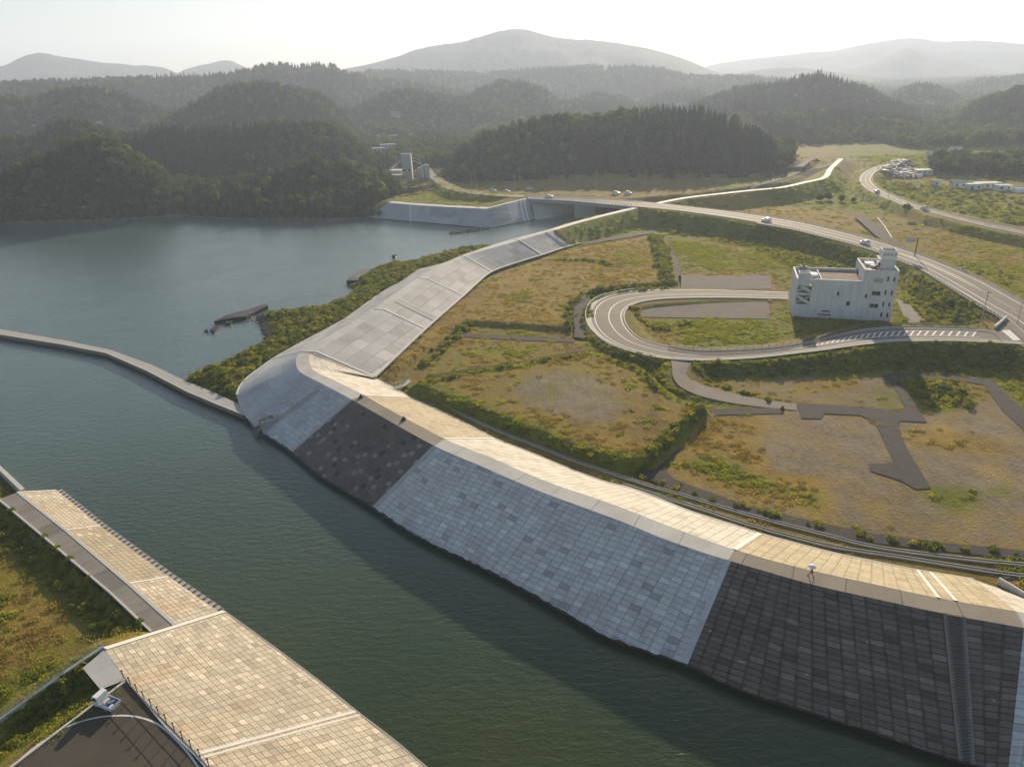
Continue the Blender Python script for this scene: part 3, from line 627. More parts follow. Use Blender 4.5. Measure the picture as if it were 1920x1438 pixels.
# wooded ridges: silhouette pixels, ground range, half width in front / behind, tree allowance
RIDGES = [
    ([(-300, 300), (-150, 310), (-60, 320), (0, 318), (50, 298), (100, 272), (150, 254), (190, 254), (230, 268), (265, 290), (300, 314), (325, 345)], 575, 78, 8, 1.),
    ([(395, 362), (420, 345), (450, 334), (490, 325), (525, 316), (560, 296), (590, 291), (620, 302), (655, 300), (690, 316), (716, 332), (735, 356)], 545, 62, 8, 1.),
    ([(225, 262), (262, 246), (300, 230), (370, 236), (450, 230), (480, 223), (540, 225), (600, 223), (640, 236), (675, 262), (700, 290)], 730, 85, 9, 1.),
    ([(-300, 225), (-150, 240), (-60, 250), (60, 252), (95, 236), (128, 221), (160, 222), (190, 240)], 800, 70, 8, 1.),
    ([(735, 292), (765, 262), (800, 256), (850, 262), (880, 280)], 860, 70, 7, 1.),
    ([(325, 222), (345, 205), (370, 190), (410, 167), (450, 156), (500, 153), (550, 164), (600, 176), (640, 204), (665, 235)], 1080, 150, 8, 1.),
    ([(-400, 190), (-100, 185), (0, 182), (60, 184), (100, 170), (150, 164), (210, 168), (260, 185), (300, 205)], 1200, 170, 8, 1.),
    ([(-500, 160), (-200, 155), (0, 155), (80, 151), (160, 148), (300, 144), (400, 141), (470, 131), (500, 122), (525, 120), (555, 125), (600, 118), (635, 132), (700, 150)], 1750, 300, 8, 1.),
    ([(660, 200), (720, 172), (760, 166), (820, 172), (850, 182)], 1300, 150, 8, 1.),
    ([(850, 190), (890, 170), (930, 152), (980, 150), (1020, 165), (1050, 190)], 1450, 170, 8, 1.),
    ([(640, 138), (700, 134), (800, 133), (860, 136), (900, 140), (960, 133), (1030, 127), (1100, 125), (1180, 124), (1230, 127), (1290, 142), (1350, 146), (1400, 142), (1480, 150)], 2300, 330, 8, 1.),
    ([(1060, 196), (1090, 180), (1120, 172), (1160, 180), (1200, 196)], 1600, 150, 8, 1.),
    ([(1190, 195), (1240, 176), (1300, 172), (1350, 182), (1380, 195)], 1750, 200, 8, 1.),
    ([(838, 302), (862, 278), (900, 250), (940, 236), (975, 226), (1020, 217), (1060, 212), (1110, 213), (1170, 204), (1240, 197), (1310, 195), (1360, 208), (1400, 230), (1440, 245), (1465, 285), (1478, 315)], 650, 100, 9, 1.),
    ([(1350, 205), (1390, 190), (1440, 205), (1500, 207), (1560, 203), (1620, 208), (1700, 219), (1740, 240), (1775, 268)], 1000, 130, 9, 1.),
    ([(1280, 195), (1370, 168), (1440, 153), (1480, 147), (1515, 137), (1535, 133), (1562, 141), (1600, 155), (1650, 175), (1700, 196), (1742, 224), (1765, 250)], 1250, 160, 9, 1.),
    ([(1660, 190), (1690, 166), (1715, 157), (1745, 156), (1780, 171), (1805, 195)], 1750, 190, 8, 1.),
    ([(1785, 228), (1800, 212), (1830, 190), (1880, 172), (1930, 160), (2000, 150), (2200, 150)], 1150, 150, 8, 1.),
    ([(1790, 165), (1840, 152), (1890, 146), (1960, 146), (2100, 140)], 2400, 260, 6, 1.),
    ([(1775, 282), (1805, 260), (1850, 258), (1900, 268), (1940, 255), (2200, 250)], 900, 55, 8, .6),
    ([(1758, 330), (1780, 308), (1850, 298), (1900, 310), (1960, 316), (2100, 310)], 640, 40, 9, 1.),
]
RG = []
for px, D, wd, tr, dn in RIDGES:
    P = [atR(x, y, D) for x, y in px]
    RG.append(([(p.x, p.y) for p in P], [max(3., p.z-tr) for p in P], wd, dn))
def hills(X, Y):
    h = np.zeros(X.shape)
    nz = fbm(X, Y, 170, 5, 3); n2 = fbm(X, Y, 60, 3, 9)
    for P, Z, wd, dn in RG:
        d, z = segd(X, Y, P, False, Z)
        q = np.clip(1-(d/(wd*(1+.7*nz)))**1.35, 0, 1)
        k = z*(q*(1.25-.25*q))*(1+.8*n2*(1-q))
        h = np.maximum(h, k)
    return h
PLANT = [at(x, y, 6.) for x, y in [(712, 330), (722, 318), (760, 308), (812, 318), (815, 345), (760, 352)]]
CONE = [at(993, 371.5, 9.2), at(1010, 374.5, 8.2), at(1050, 379, 7.2), at(1095, 381, 7.2), at(1165, 383, 6.6), at(1165, 386, .1), at(1110, 392, .1), at(1060, 401, .1), at(1022, 410, .2), at(1003, 411, .3)]
OPEN = [at(x, y, 6.5) for x, y in [(730, 379), (748, 356), (745, 343), (815, 333), (870, 347), (1010, 357), (1010, 375), (911, 393)]]
HEADW = [at(x, y, 0.) for x, y in [(-700, 470), (-200, 428), (0, 420), (100, 416), (200, 414), (290, 408), (340, 405), (385, 409), (500, 413), (620, 413), (690, 409), (726, 384), (735, 370), (700, 360), (-700, 380)]]
FOOT = []     # wall footprints, the ground dips below them
foot1 = [X4[3][0], X4[0][0]]+[R4[0][i] for i in range(38)]+[R4[3][i] for i in range(37, -1, -1)]
foot2 = Lb+[Ll[3], Ll[2], Ll[1], Ll[0]]
foot3 = L2b+L2t[::-1]
def height(X, Y, full=False):
    dE = sdist(X, Y, east) if False else None
    iE, dEe = inside(X, Y, east), segd(X, Y, east, True)[0]; sE = np.where(iE, -dEe, dEe)
    iN, dN = inside(X, Y, north), segd(X, Y, north, True)[0]; sN = np.where(iN, -dN, dN)
    iL, dL = inside(X, Y, left), segd(X, Y, left, True)[0]; sL = np.where(iL, -dL, dL)
    sS = sdist(X, Y, spit)+1.5*fbm(X, Y, 8, 3, 5)
    wob = 3*fbm(X, Y, 14, 3, 6)
    b = np.maximum(np.clip(-sE*.5, -3, 2), np.clip(-(sN+wob)*.9, -3, 3.2))
    b = np.maximum(b, np.clip(-sL*.6, -3, 2)); b = np.maximum(b, np.clip(-sS*.32, -3, 2.1))
    land = b > .3
    flatm = np.clip((Y-330)/200, 0, 1)
    b = b+np.where(land, .10*fbm(X, Y, 5, 3, 1)+flatm*.6*fbm(X, Y, 60, 3, 2), 0)
    # hills only on the north side / far away
    hl = hills(X, Y); k = np.clip((-sN-1)/14, 0, 1); far = np.clip((Y-640)/60, 0, 1)*(sE < -30)
    hl = hl*np.maximum(np.where(sN < 0, k, 0), far)
    cliff = np.where((sN < -1) & (hl > 2), np.clip((-sN-1)*1.2, 0, 5), 0)
    b = np.where(hl > .5, np.maximum(b, np.maximum(hl, cliff+1.)), b)
    hm2 = np.clip(-(sdist(X, Y, HEADW))*1.1, 0, 3.6)*(.7+.8*vnoise(X, Y, 18, 77)); b = np.where(hm2 > .3, np.maximum(b, hm2), b)
    sp_ = sdist(X, Y, PLANT); b = np.where(sp_ < 25, np.minimum(b, 5.5+np.maximum(0, sp_)*1.2), b)
    for P, z in plats:
        s = sdist(X, Y, P); b = np.where(s < 15, np.maximum(b, np.minimum(z+.10*fbm(X, Y, 7, 3, 4), z-s/1.3)), b)
    def emb(b, C, Z, hw, sl=1.8, drop=.14):
        d, z = segd(X, Y, C, False, Z); e = z-drop-np.maximum(0, d-hw)/sl
        b = np.where(land & (d < hw+.6), e, np.maximum(b, np.where(land, e, b))); return b
    for nm, hw in (('main', None), ('loop', None), ('spur', None), ('hwy', None)):
        A, B = RD[nm]; 
        if nm == 'main': A, B = A[4:], B[4:]
        C = [(a+c)/2 for a, c in zip(A, B)]; hwv = [(a-c).length/2+(1.6 if nm != 'spur' else .8) for a, c in zip(A, B)]
        d, z = segd(X, Y, C, False, [p.z for p in C]); _, hwi = segd(X, Y, C, False, hwv)
        e = z-.14-np.maximum(0, d-hwi)/1.8
        b = np.where(land & (d < hwi), e, np.maximum(b, np.where(land & (e > 0), e, b)))
    s = sdist(X, Y, JUNC); b = np.where(s < 1.2, 6.36, np.maximum(b, np.where(s < 20, 6.36-np.maximum(0, s-1.2)/1.8, b)))
    d, z = segd(X, Y, dk, False, [p.z for p in dk]); e = z-.12-np.maximum(0, d-2.6)/1.9; b = np.where((d < 20), np.maximum(b, e), b)
    vc = [at(*p, z) for p, z in VAL]; d, z = segd(X, Y, vc, False, [p.z for p in vc]); e = z-.15-np.maximum(0, d-5)/2.; b = np.where((d < 5), e, np.where(d < 25, np.maximum(b, np.where(land, e, b)), b))
    # west abutment mound and far seawall bank
    fb = [at(728, 380, 8.3), at(770, 384, 8.3), at(840, 388.5, 8.3), at(911, 391.7, 8.3), at(950, 382, 8.8), at(993, 372, 9.2)]
    fbb = [p+Vector((4, 12, 0)) for p in fb]; d, z = segd(X, Y, fbb, False, [p.z for p in fbb]); e = z-.2-np.maximum(0, d-8)/2.2; b = np.where(d < 30, np.maximum(b, np.where(land, e, b)), b)
    s = sdist(X, Y, [p+Vector((0, 0, 0)) for p in fb]+FARB[::-1]); b = np.where(s < -1, -3, b)
    s = sdist(X, Y, CONE); b = np.where(s < -.6, -3, b)
    # parking embankment
    s = sdist(X, Y, lot); e = lotz-.12-np.maximum(0, s-1.0)/1.7; b = np.where(s < 20, np.maximum(b, np.where(land, e, b)), b); b = np.where(s < .8, lotz-.12, b)
    d, z = segd(X, Y, rp, False, [p.z for p in rp]); e = z-.25-np.maximum(0, d-.4)/1.6; b = np.where(d < 12, np.maximum(b, e), b)
    d, _ = segd(X, Y, Ll, False, None); b = np.where(land & (d < 4), np.maximum(b, 3.6-d/1.0), b)
    for ft, ins in ((foot1, 1.3), (foot2, .3), (foot3, .4)):
        s = sdist(X, Y, ft); b = np.where(s < -ins, -3, b)
    s = sdist(X, Y, [cpz[0], cpz[3], cpz[2], cpz[1]]); b = np.where(s < 1.0, np.minimum(b, 8.3), b)
    return b
FARB = [at(693, 408, .3), at(770, 415, .3), at(842, 421, .3), at(916, 428, .3), at(960, 420, .3), at(1003, 411, .3)]

def paint(X, Y, Z):
    g = np.full(X.shape, .42)+.5*fbm(X, Y, 25, 3, 20); d = np.full(X.shape, .45)+.5*fbm(X, Y, 30, 3, 21); r = np.full(X.shape, .2)+.5*fbm(X, Y, 35, 4, 22)
    A = {'g': g, 'd': d, 'r': r}
    def pp(ch, px, v, fe=3., z=2.):
        s = sdist(X, Y, L_(px, z)); k = np.clip(.5-s/(2*fe), 0, 1); a = A[ch]; A[ch] = a*(1-k)+k*(v+.25*fbm(X, Y, 20, 4, 30))
    def pl(ch, px, v, wd, z=2.):
        s, _ = segd(X, Y, L_(px, z)); k = np.clip(1.4-s/wd, 0, 1); A[ch] = A[ch]*(1-k)+k*v
    # north golden field
    nf = [(728, 704), (790, 655), (872, 600), (1066, 613), (1065, 572), (1140, 537), (1238, 529), (1243, 450), (1222, 434), (1070, 462), (930, 516), (820, 604)]
    pp('d', nf, .78, 3, 3.); pp('g', nf, .15, 3, 3.); pp('r', nf, .22, 3, 3.)
    pp('r', [(870, 575), (900, 530), (980, 500), (1050, 495), (1040, 530), (960, 545), (930, 590), (850, 600)], .62, 6, 3.)
    pp('g', [(950, 555), (985, 545), (1000, 560), (960, 575)], .75, 3, 3.); pp('g', [(1110, 470), (1230, 450), (1236, 500), (1150, 500)], .5, 6, 3.)
    pl('g', [(1040, 487), (1080, 489), (1120, 490), (1148, 500)], .95, 3., 3.)
    # strip under it
    ms = [(880, 625), (1100, 640), (1115, 655), (790, 706), (840, 655)]
    pp('d', ms, .6, 3); pp('g', ms, .42, 3)
    # diamond
    dm = [(779, 719), (1112, 660), (1200, 692), (1318, 765), (1212, 856), (1090, 838), (960, 786), (850, 745)]
    pp('d', dm, .62, 2, 4.); pp('g', dm, .38, 2, 4.); pp('r', dm, .35, 2, 4.)
    pp('r', [(965, 735), (990, 708), (1050, 697), (1110, 710), (1150, 735), (1165, 765), (1130, 790), (1060, 780), (1000, 765)], 1.0, 8, 4.); pp('d', [(965, 735), (990, 708), (1050, 697), (1110, 710), (1150, 735), (1165, 765), (1130, 790), (1060, 780), (1000, 765)], .2, 2, 4.)
    pp('r', [(800, 712), (880, 735), (960, 762), (930, 772), (850, 742)], .7, 3, 4.)
    pp('d', [(960, 786), (1000, 780), (1090, 805), (1210, 835), (1210, 856), (1090, 838)], .95, 3, 4.)
    pl('g', [(779, 719), (900, 695), (1010, 677), (1112, 660), (1150, 674), (1200, 692), (1228, 722), (1262, 745), (1318, 765), (1212, 856)], 1.2, 1.7, 4.)
    # bank along the channel
    pp('g', [(779, 722), (850, 750), (960, 795), (1090, 850), (1200, 880), (1195, 893), (1060, 862), (900, 800), (770, 735)], .95, 2); 
    pp('g', [(1218, 850), (1322, 765), (1330, 775), (1228, 862), (1200, 885)], 1.1, 1.5, 3)
    pp('g', [(860, 789), (1020, 860), (1180, 915), (1424, 1002), (1620, 1052), (1872, 1092), (1925, 1075), (1541, 1000), (1280, 928), (1100, 872), (940, 815)], .38, 2)
    pp('r', [(860, 789), (1020, 860), (1180, 915), (1424, 1002), (1620, 1052), (1872, 1092), (1925, 1075), (1541, 1000), (1280, 928), (1100, 872), (940, 815)], .45, 2)
    pp('d', [(860, 789), (1020, 860), (1180, 915), (1424, 1002), (1620, 1052), (1872, 1092), (1925, 1075), (1541, 1000), (1280, 928), (1100, 872), (940, 815)], .5, 2)
    pp('d', [(1195, 895), (1400, 950), (1640, 1005), (1930, 1038), (1930, 1055), (1640, 1020), (1400, 970), (1200, 912)], .95, 1)
    pp('g', [(1875, 1094), (1930, 1085), (1990, 1130), (1940, 1125)], .2, 1); pp('d', [(1875, 1094), (1930, 1085), (1990, 1130), (1940, 1125)], .95, 1)
    # right fields
    rf = [(1245, 885), (1330, 780), (1500, 770), (1640, 790), (1760, 780), (1900, 740), (2100, 800), (2100, 1040), (1760, 1014), (1530, 975), (1300, 912)]
    pp('r', rf, 1.05, 3); pp('g', rf, .12, 3); pp('d', rf, .38, 3)
    pp('d', [(1250, 880), (1300, 800), (1345, 782), (1430, 785), (1410, 830), (1440, 880), (1530, 905), (1540, 955), (1400, 930)], .95, 3); pp('r', [(1250, 880), (1300, 800), (1345, 782), (1430, 785), (1410, 830), (1440, 880), (1530, 905), (1540, 955), (1400, 930)], .25, 3)
    pp('g', [(1255, 870), (1345, 840), (1400, 880), (1530, 925), (1530, 950), (1390, 915)], .7, 3)
    pp('d', [(1700, 815), (1760, 805), (1860, 822), (1900, 850), (1820, 850), (1720, 840)], .85, 4); pp('r', [(1700, 815), (1760, 805), (1860, 822), (1900, 850), (1820, 850), (1720, 840)], .3, 4)
    pp('g', [(1735, 915), (1770, 905), (1880, 912), (1920, 935), (1860, 935), (1800, 955), (1760, 965), (1735, 935)], .72, 3)
    pp('g', [(1686, 706), (1805, 712), (1800, 768), (1735, 770), (1700, 735)], 1.1, 2); pp('r', [(1686, 706), (1805, 712), (1800, 768), (1735, 770), (1700, 735)], .0, 2)
    pp('r', [(1330, 708), (1500, 700), (1650, 700), (1690, 735), (1695, 770), (1500, 750), (1380, 732)], .9, 2); pp('d', [(1500, 715), (1590, 708), (1620, 735), (1500, 735)], .9, 3)
    pp('g', [(1310, 682), (1500, 668), (1700, 645), (1930, 650), (1930, 705), (1700, 692), (1500, 700), (1340, 708)], 1.15, 2, 3)
    pp('r', [(1310, 682), (1500, 668), (1700, 645), (1930, 650), (1930, 705), (1700, 692), (1500, 700), (1340, 708)], -.2, 2, 3)
    pp('g', [(1870, 700), (2000, 690), (2100, 800), (1960, 810), (1900, 760)], .9, 3)
    # loop surroundings
    pp('g', [(1068, 600), (1075, 570), (1110, 548), (1180, 536), (1245, 530), (1260, 545), (1160, 550), (1115, 562), (1105, 600), (1135, 640), (1205, 664), (1262, 676), (1262, 745), (1228, 722), (1190, 690), (1110, 655)], 1., 2, 3)
    pp('r', [(1225, 440), (1262, 440), (1275, 545), (1238, 545)], .0, 2)
    pp('g', [(1225, 440), (1262, 440), (1275, 545), (1238, 545)], .95, 2)
    pp('g', [(1255, 445), (1400, 470), (1480, 500), (1480, 545), (1440, 510), (1280, 512)], .72, 3); pp('d', [(1255, 445), (1400, 470), (1480, 500), (1480, 545), (1440, 510), (1280, 512)], .6, 3)
    pp('r', [(1272, 517), (1440, 517), (1450, 543), (1272, 543)], 1.3, 1.5); pp('g', [(1272, 517), (1440, 517), (1450, 543), (1272, 543)], -.3, 1.5)
    pp('g', [(1275, 600), (1440, 598), (1485, 570), (1640, 605), (1500, 636), (1320, 655), (1280, 640)], .85, 3)
    pp('d', [(1190, 600), (1275, 600), (1290, 650), (1240, 645)], .8, 3)
    pp('g', [(1220, 400), (1400, 425), (1600, 465), (1700, 500), (1800, 545), (1880, 605), (1680, 612), (1690, 520), (1480, 500), (1400, 460), (1240, 435)], 1.05, 3, 3)
    pp('r', [(1220, 400), (1400, 425), (1600, 465), (1700, 500), (1800, 545), (1880, 605), (1680, 612), (1690, 520), (1480, 500), (1400, 460), (1240, 435)], -.2, 3, 3)
    # beyond the main road
    pp('d', [(1300, 400), (1360, 380), (1480, 385), (1620, 410), (1660, 445), (1500, 415)], .75, 5); pp('g', [(1300, 400), (1360, 380), (1480, 385), (1620, 410), (1660, 445), (1500, 415)], .35, 5)
    pp('d', [(1660, 410), (1760, 420), (1930, 450), (1930, 500), (1760, 470), (1680, 440)], .62, 5); pp('g', [(1660, 410), (1760, 420), (1930, 450), (1930, 500), (1760, 470), (1680, 440)], .5, 5)
    pp('g', [(1720, 480), (1930, 500), (1930, 560)], .95, 5); pp('g', [(1380, 375), (1560, 335), (1600, 345), (1660, 385), (1750, 410), (1640, 400), (1500, 385)], .8, 6)
    pp('g', [(1640, 335), (1760, 345), (1930, 370), (1930, 425), (1820, 405), (1700, 378), (1650, 355)], 1.35, 5, 3); pp('d', [(1640, 335), (1760, 345), (1930, 370), (1930, 425), (1820, 405), (1700, 378), (1650, 355)], .5, 5, 3)
    # spit and far bank
    pp('g', spitpx, 1.15, 1, 1.5); pp('r', spitpx, -.2, 1, 1.5)
    pl('r', [(352, 704), (430, 673), (470, 652), (490, 641), (499, 628), (490, 608), (480, 592)], 1.6, 2.2, .8); pl('g', [(352, 704), (430, 673), (470, 652), (490, 641), (499, 628), (490, 608), (480, 592)], -.6, 2.2, .8)
    pp('g', [(728, 378), (800, 384), (911, 390), (990, 368), (840, 345), (760, 340)], .8, 8, 6.)
    pp('g', [(1033, 432), (1203, 388), (1225, 432), (1088, 457)], .85, 2, 5.); pp('r', [(1140, 415), (1203, 388), (1225, 432), (1160, 440)], .6, 4, 5.)
    pp('r', [(-700, 470), (0, 420), (200, 414), (340, 405), (500, 413), (690, 409), (690, 402), (500, 404), (340, 396), (200, 404), (0, 410), (-700, 455)], 1.3, 3, 3.); pp('g', [(-700, 470), (0, 420), (200, 414), (340, 405), (500, 413), (690, 409), (690, 402), (500, 404), (340, 396), (200, 404), (0, 410), (-700, 455)], .1, 3, 3.)
    pp('g', [(1570, 272), (1945, 262), (1945, 345), (1740, 338), (1640, 325)], .95, 6); pp('r', [(1570, 272), (1945, 262), (1945, 345), (1740, 338), (1640, 325)], -.1, 6)
    # left land
    ll = [(-200, 800), (40, 930), (270, 1185), (190, 1215), (0, 1345), (-300, 1400)]
    pp('g', ll, .62, 4); pp('d', ll, .6, 4); pp('r', ll, .2, 4)
    pp('d', [(0, 1030), (60, 1040), (150, 1150), (80, 1210), (0, 1230)], .9, 6); pp('g', [(0, 1030), (60, 1040), (150, 1150), (80, 1210), (0, 1230)], .3, 6)
    pp('g', [(0, 960), (80, 1040), (200, 1150), (270, 1185), (220, 1195), (130, 1130), (0, 1010)], .85, 3)
    pp('g', [(0, 1350), (155, 1250), (235, 1275), (20, 1440), (-100, 1500)], 1.05, 2, 5)
    return A['g'], A['d'], A['r']

def axis(a, b, s, lo, hi, g=1.16):
    c = list(np.arange(a, b+s/2, s)); st = s
    while c[-1] < hi: st *= g; c.append(c[-1]+min(st, 160))
    st = s
    while c[0] > lo: st *= g; c.insert(0, c[0]-min(st, 160))
    return np.array(c)
xs = axis(-150, 250, 1.1, -7000, 9000, 1.05); ys = axis(34, 330, 1.1, -150, 9500, 1.022)
XX, YY = np.meshgrid(xs, ys); ZZ = height(XX, YY)
G, D_, R_ = paint(XX, YY, ZZ)
hz = hills(XX, YY)
nx, ny = len(xs), len(ys)
V = np.stack([XX, YY, ZZ], -1).reshape(-1, 3)
ii = (np.arange(ny-1)[:, None]*nx+np.arange(nx-1)[None, :])
Q = np.stack([ii, ii+1, ii+nx+1, ii+nx], -1)
hm = ((hz > 1) & (ZZ > 2.4) & (YY > 400) & ~((XX > 250) & (YY < 640)))
fm = hm[:-1, :-1] & hm[1:, 1:]
def gridmesh(name, q, mat):
    idx = q.reshape(-1, 4); used = np.zeros(len(V), bool); used[idx] = True; mp = np.cumsum(used)-1
    vv = V[used]; ff = mp[idx]
    me = bpy.data.meshes.new(name); me.vertices.add(len(vv)); me.vertices.foreach_set('co', vv.astype(np.float32).ravel())
    me.loops.add(len(ff)*4); me.loops.foreach_set('vertex_index', ff.astype(np.int32).ravel())
    me.polygons.add(len(ff)); me.polygons.foreach_set('loop_start', np.arange(0, len(ff)*4, 4, dtype=np.int32)); me.polygons.foreach_set('use_smooth', np.ones(len(ff), bool))
    me.materials.append(mat); me.update(calc_edges=True); me.validate()
    for nm, arr in (('green', G), ('dry', D_), ('gravel', R_)):
        a = me.attributes.new(nm, 'FLOAT', 'POINT'); a.data.foreach_set('value', np.clip(arr.reshape(-1)[used], -1, 2).astype(np.float32))
    o = bpy.data.objects.new(name, me); COL.objects.link(o); return tag(o, kind='structure')
gridmesh('ground', Q[~fm], M['ground']); gridmesh('hills', Q[fm], M['hills'])
print('grid', nx, ny)
def hs(pts):
    a = np.array([[p[0], p[1]] for p in pts], float); return height(a[:, 0], a[:, 1])
# water sheet
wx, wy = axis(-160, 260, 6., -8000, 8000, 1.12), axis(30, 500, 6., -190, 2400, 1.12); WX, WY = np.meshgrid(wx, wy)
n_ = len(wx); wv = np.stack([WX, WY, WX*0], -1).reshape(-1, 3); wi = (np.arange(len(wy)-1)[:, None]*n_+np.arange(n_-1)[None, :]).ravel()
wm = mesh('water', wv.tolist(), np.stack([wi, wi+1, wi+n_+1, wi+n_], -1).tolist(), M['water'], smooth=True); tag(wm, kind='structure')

# ------------------------------------------------------------------ far mountains
def mountain(name, px, D, wd, seed):
    P = smooth_line([atR(x, y, D) for x, y in px], 10); n = len(P); nv = 26; vs = []; fs = []
    for i, p in enumerate(P):
        r = Vector((p.x, p.y, 0)).normalized()
        for j in range(nv+1):
            t = j/nv*2-1
            q = Vector((p.x, p.y, 0))+r*(t*wd); pr = (1-abs(t))**.8 if t < 0 else (1-t*.9)**.8
            nz = mnoise.fractal(Vector((q.x/(wd*.35), q.y/(wd*.35), seed)), 1., 2., 6)
            z = p.z*pr*(1+.30*nz*min(1, abs(t)*2.2)**2)+(p.z-60)*.02*mnoise.fractal(Vector((q.x/60., q.y/60., seed)), 1., 2., 3)
            if j == 0: z = -2
            vs.append((q.x, q.y, z))
    fs = [(i*(nv+1)+j, i*(nv+1)+j+1, (i+1)*(nv+1)+j+1, (i+1)*(nv+1)+j) for i in range(n-1) for j in range(nv)]
    o = mesh(name, vs, fs, M['mount'], smooth=True); fixn(o); tag(o, kind='structure')
mountain('mountain', [(560, 150), (640, 131), (700, 119), (745, 106), (790, 91), (830, 84), (862, 80), (905, 68), (940, 58), (965, 55), (990, 57), (1015, 64), (1060, 73), (1110, 76), (1150, 80), (1220, 93), (1280, 110), (1310, 122), (1345, 136), (1420, 150)], 3900, 800, 1.)
mountain('mountain', [(-300, 118), (-100, 140), (0, 125), (30, 112), (65, 100), (90, 102), (130, 109), (180, 116), (240, 122), (300, 126), (332, 137), (345, 132), (380, 122), (425, 114), (445, 120), (470, 130), (520, 140)], 4900, 800, 2.)
mountain('mountain', [(1300, 135), (1340, 121), (1400, 112), (1480, 103), (1520, 98), (1560, 96), (1600, 88), (1640, 80), (1710, 72), (1760, 78), (1840, 77), (1920, 83), (2050, 90), (2200, 110)], 6200, 900, 3.)
mountain('mountain', [(1520, 150), (1600, 128), (1650, 112), (1700, 92), (1740, 104), (1800, 116), (1870, 132), (1960, 145)], 4900, 600, 4.)
mountain('mountain', [(1340, 150), (1420, 132), (1500, 128), (1580, 138), (1650, 146), (1720, 152), (1760, 158), (1830, 150), (1900, 160)], 3900, 400, 5.)
#@@P3
# ------------------------------------------------------------------ roads
def struct(o): return tag(o, kind='structure')
def dense(S, k=5):
    A = smooth_line([at(*a, z) for a, b, z in S], k); B = smooth_line([at(*b, z) for a, b, z in S], k); return A, B
def lane(name, A, B, f0, f1, mat, dz, nv=1, parent=None):
    P = [a.lerp(b, f0) for a, b in zip(A, B)]; Q = [a.lerp(b, f1) for a, b in zip(A, B)]
    return surf(name, P, Q, mat, parent, nv, dz=dz)
def dashes(name, A, B, f, wd, mat, dz, on, off, parent=None):
    C = resample([a.lerp(b, f) for a, b in zip(A, B)], .5); L = 0.; mb = MB()
    for p, q in zip(C, C[1:]):
        if L % (on+off) < on:
            n = Vector((-(q-p).y, (q-p).x, 0)).normalized()*wd/2; u = Vector((0, 0, dz)); mb.quad(p-n+u, q-n+u, q+n+u, p+n+u)
        L += (q-p).length
    o = mb.build(name, mat, parent); fixn(o); return o
mA, mB_ = dense(MAIN[3:]); struct(lane('road', mA, mB_, 0, 1, M['asphalt'], .0, 2))
struct(lane('road_marking', mA, mB_, .16, .185, M['paint'], .03)); struct(lane('road_marking', mA, mB_, .80, .825, M['paint'], .03))
n0 = 5*5; struct(lane('road_marking', mA[:40], mB_[:40], .485, .505, M['paint'], .03))
# hatched wedge on the main road where the turning lane opens
h0, h1 = 40, 62
for i in range(h0, h1):
    t = (i-h0)/(h1-h0); wdt = .10*math.sin(PI*min(1, t*1.3))+.005
    for q in range(3):
        a, b = mA[i].lerp(mA[i+1], q/3), mB_[i].lerp(mB_[i+1], q/3); a2, b2 = mA[i].lerp(mA[i+1], (q+.4)/3), mB_[i].lerp(mB_[i+1], (q+.4)/3)
        if i == h0 and q == 0: hm_ = MB()
        u = Vector((0, 0, .035)); hm_.quad(a.lerp(b, .49-wdt)+u, a2.lerp(b2, .49-wdt)+u, a2.lerp(b2, .51+wdt)+u, a.lerp(b, .51+wdt)+u)
o = hm_.build('road_marking', M['paint']); fixn(o); struct(o)
struct(lane('road_marking', mA[62:], mB_[62:], .60, .62, M['paint_o'], .03)); struct(dashes('road_marking', mA[62:], mB_[62:], .38, .18, M['paint'], .03, 5, 5))
for f in (.30, .47):
    i = 70; a, b = mA[i], mB_[i]; c = a.lerp(b, f)+Vector((0, 0, .035)); d = (mA[i+1]-mA[i]).normalized(); n = Vector((-d.y, d.x, 0))
    mb = MB(); mb.quad(c-d*2.5-n*.12, c+d*1.2-n*.12, c+d*1.2+n*.12, c-d*2.5+n*.12); mb.quad(c+d*1.2-n*.5, c+d*2.8, c+d*1.2+n*.5); o = mb.build('road_marking', M['paint']); fixn(o); struct(o)
struct(lane('sidewalk', [p for p in mA[20:]], mB_[20:], 1.0, 1.16, M['asphalt'], .10, 2))
for nm, f, lab in (('kerb', 1.0, 'pale kerb along the seaward edge of the main embankment road'), ('kerb', 0.0, 'pale kerb along the inland edge of the main embankment road')):
    o = line_prism(nm, [a.lerp(b, f) for a, b in zip(mA[10:-6], mB_[10:-6])], .2, .18, M['conc_w'], base=-.3); tag(o, lab, 'kerb')
jm = struct(MB().quad(*[p+Vector((0, 0, -.02)) for p in [at(x, y, 6.5) for x, y in [(1868, 610), (1880, 604), (1895, 603), (1925, 625), (1960, 640), (1960, 665), (1905, 645), (1880, 645), (1880, 625)]][::-1]]).build('road', M['asphalt'])); fixn(jm)
lA, lB = dense(LOOP); struct(lane('road', lA, lB, 0, 1, M['asphalt'], .0, 2))
for f in (.10, .90): struct(lane('road_marking', lA, lB, f-.012, f+.012, M['paint'], .03))
struct(lane('road_marking', lA[35:], lB[35:], .47, .495, M['paint'], .03))
